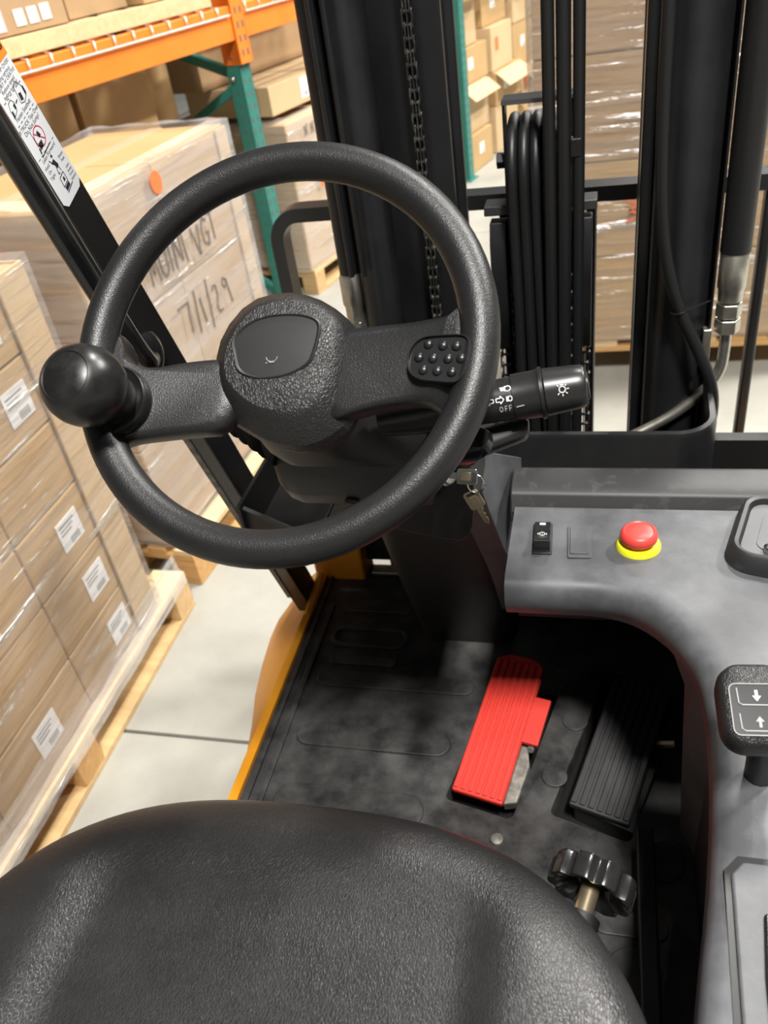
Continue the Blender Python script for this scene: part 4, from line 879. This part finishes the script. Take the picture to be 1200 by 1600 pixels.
def on_film(o, parent):
    o.parent = parent; o.matrix_parent_inverse = (Matrix.Translation(parent.location) @ parent.rotation_euler.to_matrix().to_4x4()).inverted()
def marker_text(strokes, name, fr, m, label, parent=None, w_=.0032):
    k = MB()
    for st in strokes:
        for (a0, b0_), (a1, b1_) in zip(st[:-1], st[1:]):
            l = math.hypot(a1-a0, b1_-b0_) or 1; nx, ny = -(b1_-b0_)/l*w_, (a1-a0)/l*w_
            k.prism([(a0+nx, b0_+ny), (a0-nx, b0_-ny), (a1-nx, b1_-ny), (a1+nx, b1_+ny)], -.0006, .0006, fr)
    o = k.build(name, m, smooth=0); on_film(o, parent); o['label'] = label; o['kind'] = 'stuff'; return o
def S(x, y, pts, s_=1.0, sl=.0): return [(x + (a + b * sl) * s_, y + b * s_) for a, b in pts]
DY, DZ_ = .40, .50
def wr(y, z, pts, s_=1.0): return [(y + a * s_, z + b * s_) for a, b in pts]
q_ = .125
date = [[(.335, .742), (.393, .742), (.386, .700), (.383, .652)], [(.437, .760), (.424, .634)], [(.458, .728), (.468, .650)], [(.512, .765), (.500, .616)],
        [(.535, .718), (.545, .730), (.560, .726), (.562, .700), (.545, .662), (.551, .645), (.575, .644)], [(.622, .722), (.609, .730), (.602, .712), (.612, .698), (.626, .708), (.627, .722), (.632, .690), (.640, .642)]]
marker_text(date, 'handwritten_date', f2, 'marker', 'black handwritten date 7/1/29 on the wrapped stack beyond the wheel', film_b)
q_ = .085
scr = [wr(.262, .845, [(0, 0), (.1, 1), (.25, .3), (.42, 1), (.5, 0)], q_), wr(.318, .845, [(.0, .9), (.05, .15), (.25, 0), (.42, .2), (.42, .9)], q_), wr(.372, .845, [(0, 0), (.05, 1)], q_), wr(.395, .845, [(0, 0), (.1, 1), (.45, .1), (.5, 1.05)], q_), wr(.452, .842, [(0, 1), (.05, 0)], q_),
       wr(.505, .835, [(0, 1), (.30, 0), (.5, 1)], q_), wr(.562, .842, [(.45, .85), (.2, 1.0), (.02, .6), (.08, .15), (.35, .05), (.45, .45), (.25, .45)], q_), wr(.612, .848, [(.2, 1), (.2, 0)], q_), wr(.612, .848, [(0, .95), (.5, 1)], q_)]
marker_text(scr, 'handwritten_line', f2, 'marker', 'blurred black handwritten line above the date on the wrapped stack', film_b)
st_ = MB().prism([(.026*math.cos(2*PI*k/28), .030*math.sin(2*PI*k/28)) for k in range(28)], -.0008, .0008, lambda a, b, c: at2(.0205 + c, .405 + a, 1.080 + b)).build('round_sticker', 'label_orange', smooth=0)
on_film(st_, film_b); st_['label'] = 'round orange sticker'

# ---- racking ---------------------------------------------------------------------------------
RO = V((-0.885, 5.9, 0)); RD = V((0.2645, 0.9644, 0)); RI = V((-0.9644, 0.2645, 0)); RYAW = math.atan2(-RD.x, RD.y)
rk = frame(RO, RD, RI, (0, 0, 1))                      # s along the aisle, d into the rack, z up
RACK = empty('pallet_rack', RO); tag(RACK, 'pallet rack with teal uprights and orange beams along the left of the aisle', 'rack')
def upright(s, d, z1=2.6):
    k = MB(); t_ = .003; w_, dp = .076, .070
    up = MB().fbox(rk, (s, d, 0), (s + w_, d + t_, z1)); up.fbox(rk, (s, d, 0), (s + t_, d + dp, z1)); up.fbox(rk, (s + w_ - t_, d, 0), (s + w_, d + dp, z1)); up.fbox(rk, (s, d + dp - t_, 0), (s + .022, d + dp, z1)); up.fbox(rk, (s + w_ - .022, d + dp - t_, 0), (s + w_, d + dp, z1))
    u = up.build('upright', 'rack_green', RACK, smooth=0)
    h = MB(); z = .10
    while z < z1 - .05:                                 # teardrop holes, two columns on the front and one on the side
        for ss in (s + .020, s + .056):
            h.prism([(ss - .006, z), (ss + .006, z), (ss + .004, z + .022), (ss, z + .026), (ss - .004, z + .022)], -.0008, .0025, lambda a, b, c: rk(a, d + c, b))
        h.prism([(d + .030, z + .012), (d + .040, z + .012), (d + .040, z + .022), (d + .030, z + .022)], -.0008, .0025, lambda a, b, c: rk(s + c, a, b))
        z += .0508
    h.build('punched_holes', 'joint', u, smooth=0)['kind'] = 'stuff'
    fp_ = MB().fbox(rk, (s - .03, d - .02, 0), (s + .106, d + .11, .008)); fp_.build('foot_plate', 'rack_green', u, smooth=0)
    return u
def brace(s, za, zb, d0=.05, d1=1.0):
    c_ = MB(); a = rk(s, d0, za); b = rk(s, d1, zb); 
    k = MB().loft([[p + o_ for o_ in (RD*.0 + V((0,0,.02)), RD*.035 + V((0,0,.02)), RD*.035 - V((0,0,.02)), RD*0 - V((0,0,.02)))] for p in (a, b)]); k.build('diagonal_brace', 'rack_green', RACK, smooth=0, bevel=.002)
BZ0, BZ1 = 1.232, 1.356
ups = [-4.78, -2.29, 0.0, 2.49, 4.98]
for s in ups:
    upright(s, 0); upright(s, 1.0)
    brace(s + .02, 1.10, 1.42); brace(s + .02, 1.06, .60); brace(s + .02, .12, .58); brace(s + .02, 1.46, 2.1)
    MB().lathe([(.010, 0), (.010, .008), (.006, .012)], axis_frame(rk(s - .004, .04, 1.09), -RD), 10).build('brace_bolt', 'zinc', RACK)
for a, b in zip(ups[:-1], ups[1:]):
    for d in (-.012, 1.06):
        bm_ = MB().fbox(rk, (a + .076, d, BZ0), (b, d + .05, BZ1)).build('beam', 'rack_orange', RACK, smooth=0, bevel=.004)
    for s in (a + .072, b - .004):
        cx = MB(); s_in = s
        cx.fbox(rk, (s - .002, -.022, BZ0 - .09), (s + .006, .055, BZ1 + .06)); cx.build('beam_connector', 'rack_orange', RACK, smooth=0, bevel=.003)
    # wire deck
    ns = int((b - a - .1) / .1)
    wd = empty('wire_deck_proxy') if False else None
    for k in range(ns + 1):
        s = a + .10 + k * .1
        MB().tube([rk(s, 1.05, BZ1 + .006), rk(s, .02, BZ1 + .006), rk(s, -.018, BZ1 + .003), rk(s, -.020, BZ1 - .030)], .003, 6).build('deck_wire', 'wire', RACK, smooth=60)
    MB().tube([rk(a + .09, -.022, BZ1 - .032), rk(b - .02, -.022, BZ1 - .032)], .0042, 8).build('deck_edge_wire', 'wire', RACK)
    for d in (.2, .4, .6, .8): MB().tube([rk(a + .09, d, BZ1 + .003), rk(b - .02, d, BZ1 + .003)], .003, 6).build('deck_cross_wire', 'wire', RACK)
# front connector sleeves on the upright by the wheel
for s in ups:
    k = MB(); k.fbox(rk, (s - .003, -.020, BZ0 - .09), (s + .080, -.001, BZ1 + .08)); k.fbox(rk, (s - .006, -.020, BZ0 - .09), (s - .001, .072, BZ1 + .08)); sl = k.build('connector_sleeve', 'rack_orange', RACK, smooth=0, bevel=.002)
    h = MB()
    for i in range(4):
        for ss in (s + .022, s + .056):
            z = BZ0 - .06 + i * .0508
            h.prism([(ss - .006, z), (ss + .006, z), (ss + .006, z + .024), (ss - .006, z + .024)], -.0212, -.018, lambda a, b, c: rk(a, c, b))
    h.lathe([(.007, 0), (.007, .003)], axis_frame(rk(s - .0055, .03, BZ0 - .065), -RD), 10); h.build('connector_slots', 'joint', sl, smooth=0)['kind'] = 'stuff'
def rcarton(s, d, z, ls, ld, lz, label, **kw):
    p = rk(s, d + ld, z)          # min corner in carton axes: x towards the aisle, y along the aisle
    return carton(p, RYAW, (ld, ls, lz), label, **kw)
# loads in the rack, bay by bay
def rpallet(s, d, label, z=0, m='pine'):
    q = rk(s, d + 1.0, z); return pallet((q.x, q.y, q.z), RYAW, 1.0, 1.1, label, m)
rpallet(-3.50, .06, 'wooden pallet on the floor in the rack bay left of the teal upright')
for i, (s, ls) in enumerate(((-3.47, .54), (-2.93, .54))): rcarton(s, .12, .132, ls - .01, .8, .80, 'large brown floor-level carton in the rack bay, %s the teal upright' % ('away from', 'next to')[i], m='card_brown', seam=None)
wq = rk(-3.49, .10 + .84, .137); wrap('stretch_film', wq, RYAW, (.84, 1.12, .82), 'film_brown', 'brownish film round the floor load under the nearest orange beam')
for i, (s, ls, lz, d) in enumerate(((-3.40, .36, .26, .22), (-3.01, .40, .26, .22), (-2.59, .20, .25, .30))):
    rcarton(s, d, .965, ls, .45, lz, ('brown carton left of the dark gap, under the orange beam', 'brown carton right of the dark gap, under the orange beam', 'narrow carton under the beam, next to the teal brace')[i], m='card', seam=None)
rpallet(-1.98, .03, 'wooden pallet on the floor behind the teal upright by the mast')
for i, s in enumerate((-1.98, -1.42)): rcarton(s, .05, .132, .545, .82, .70, 'tall wrapped carton %s the mast in the second rack bay' % ('left of', 'behind')[i], m='card_pale', seam=None)
wq = rk(-2.0, .03 + .86, .137); film_c = wrap('stretch_film', wq, RYAW, (.86, 1.13, .71), 'film_milky', 'milky film round the rack load between teal upright and mast')
rcarton(-1.98, .10, .868, .40, .5, .13, 'low pale carton on the wrapped load right of the teal upright', m='card_pale', seam=None, lab=[('x', .30, .07, .07, .09, 'label_white')])
rcarton(-1.56, .10, .868, .42, .5, .13, 'low pale carton with white label close to the mast', m='card_pale', seam=None, lab=[('x', .08, .07, .08, .10, 'label_white')])
rcarton(-2.05, .42, 1.0, .95, .5, .22, 'big brown carton at the back under the far orange beam', m='card_brown', seam=None)
dk = marker_text([wr(-1.86 + .06*i, .75, [(0, 0), (.1, .7), (.3, .1), (.4, .8)], .07) for i in range(4)], 'handwritten_mark', lambda a, b, c: rk(a, .024 + c, b), 'marker', 'black handwritten scrawl at the top of the rack load by the mast', film_c)
st2 = MB().fbox(rk, (-1.79, .024, .50), (-1.755, .0255, .555)).build('orange_tag', 'label_orange', smooth=0); on_film(st2, film_c); st2['label'] = 'small orange tag'
# pallet and cartons standing on the first beam level
q = rk(-4.10, .98, BZ1 + .0105); pu = empty('wooden_pallet', q, RYAW); tag(pu, 'pale wooden pallet resting on the wire deck of the orange beam', 'pallet', 'wooden pallets in the hall')
for x, zt_ in ((0.0, .040), (.47, .040), (.94, .055)): MB().box((x, 0, 0), (x + .038, 1.72, zt_)).build('stringer', 'pine_pale', pu, smooth=0, bevel=.002, seg=1, local=True)
for k in range(12): MB().box((0, k * .147, .040), (.938, k * .147 + .10, .055)).build('deck_board', 'pine_pale' if k % 3 else 'pine', pu, smooth=0, bevel=.002, seg=1, local=True)
for i, (s, ls, d, lz, mm, lb) in enumerate(((-3.62, .50, .02, .30, 'card_brown', [('x', .30, .045, .04, .045, 'label_white'), ('x', .355, .045, .04, .045, 'label_white'), ('x', .41, .047, .04, .045, 'label_white'), ('x', .21, .045, .05, .06, 'label_pink')]), (-3.06, .30, .08, .4, 'card_brown', []), (-2.74, .26, .02, .30, 'card', [('x', .13, .07, .09, .09, 'label_white')]))):
    rcarton(s, d, BZ1 + .067, ls, .5, lz, ('brown carton with pink and white labels on the beam level', 'plain brown carton in the middle of the beam level', 'carton with a white packing slip on the beam level')[i], m=mm, seam=None, lab=lb)
rcarton(-2.10, .15, BZ1 + .02, .8, .6, .3, 'brown carton standing on the wire deck right of the connector', m='card_brown', seam=None)

# ---- bays further on: open cartons ------------------------------------------------------------
rnd = random.Random(3)
WORDS = ['lowest', 'second', 'third', 'fourth', 'topmost']
hgt = [[.24, .30, .22, .26], [.32, .22, .28, .24], [.20, .26, .30, .26], [.30, .28, .26, .22], [.26, .3, .24, .3]]
for c in range(5):
    s = (.14, .68, 1.23, 1.78, 2.62)[c]; z = .001
    for r in range(4):
        h = hgt[c][r]; d = .03 + rnd.uniform(0, .05) + .02 * r
        lab = [('x', .20, h*.55, .08, .07, 'label_white')] if (c + r) % 2 == 0 else [('x', .1, h*.6, .06, .08, 'label_orange')] if (c + r) % 3 == 0 else []
        if c == 3 and r == 2: lab = [('x', .2, h*.5, .09, .12, 'label_green')]
        rcarton(s, d, z, .40 + .05 * ((c + r) % 3), .46, h, '%s carton in the %s column of open cartons down the aisle' % (WORDS[r if r < 3 else 4], ('nearest', 'second', 'middle', 'fourth', 'farthest')[c]), group='open pick cartons beyond the mast', m='card_pale' if (c + r) % 2 else 'card', seam=None, lab=lab, flaps=(-38 if r == 1 else 20) if r in (1, 3) else False)
        z += h + .001
wq = rk(-.63, .02 + .5, .002); carton(wq, RYAW, (.5, .5, .82), 'white-wrapped carton just left of the far teal upright', m='card_pale', seam=None)
wq = rk(-.65, .005 + .53, .0); wrap('stretch_film', wq, RYAW, (.53, .54, .86), 'film_milky', 'white film bundle beside the far teal upright')

# ---- loads ahead of the mast -------------------------------------------------------------------
pallet((-0.24, 3.03, 0), math.radians(2), 1.02, 1.2, 'orange-brown pallet straight ahead, between the mast rails', 'pine_orange', zt=.14)
for c in range(2):
    for r in range(4):
        carton(rot((-0.23, 3.04, 0), math.radians(2))(.50 * c, 0, .142 + .33 * r), math.radians(2), (.499, .60, .329), '%s carton, %s column of the wrapped load straight ahead' % (('bottom', 'second', 'third', 'top')[r], ('left', 'right')[c]), 'cartons of the load ahead', m='card_brown' if r > 1 else 'card', seam=None, lab=[('y', .06, .05, .09, .07, 'label_white')] if (r == 0 and c == 0) else None)
film_d = wrap('stretch_film', (-0.245, 3.025, .147), math.radians(2), (1.03, .63, 1.34), 'film_brown', 'wrinkled brownish stretch film over the load straight ahead')
rd_ = marker_text([wr(.11 + .06*i, .60, pts, .075) for i, pts in enumerate(([(0, 1), (.6, .8), (.1, .55), (.7, .3), (0, 0)], [(.7, 1), (.1, .9), (.2, .5), (.8, .4), (.6, 0), (.1, .1)], [(0, .9), (.7, 1), (.3, .5), (.8, .2), (.2, 0)]))], 'red_print', lambda a, b, c: V((a - .03, 3.026 - c, b)), 'marker_red', 'faded red printed letters on the load straight ahead', film_d, w_=.005)
pallet((0.84, 3.62, 0), math.radians(-4), 1.02, 1.2, 'orange-brown pallet to the right of the right mast', 'pine_orange', zt=.14)
pallet((0.85, 3.62, 0.1405), math.radians(-4), 1.0, 1.18, 'second pallet stacked on the one right of the mast', 'pine', zt=.13)
for r in range(2):
    carton(rot((0.86, 3.63, 0), math.radians(-4))(0, 0, .272 + r * .45), math.radians(-4), (.95, .9, .449), '%s large carton on the stacked pallets right of the mast' % ('lower', 'upper')[r], m='card_pale', seam=None)
wrap('stretch_film', rot((0.85, 3.62, 0), math.radians(-4))(-.0, 0, .279), math.radians(-4), (.98, .93, .91), 'film_milky', 'milky film round the load right of the right mast')
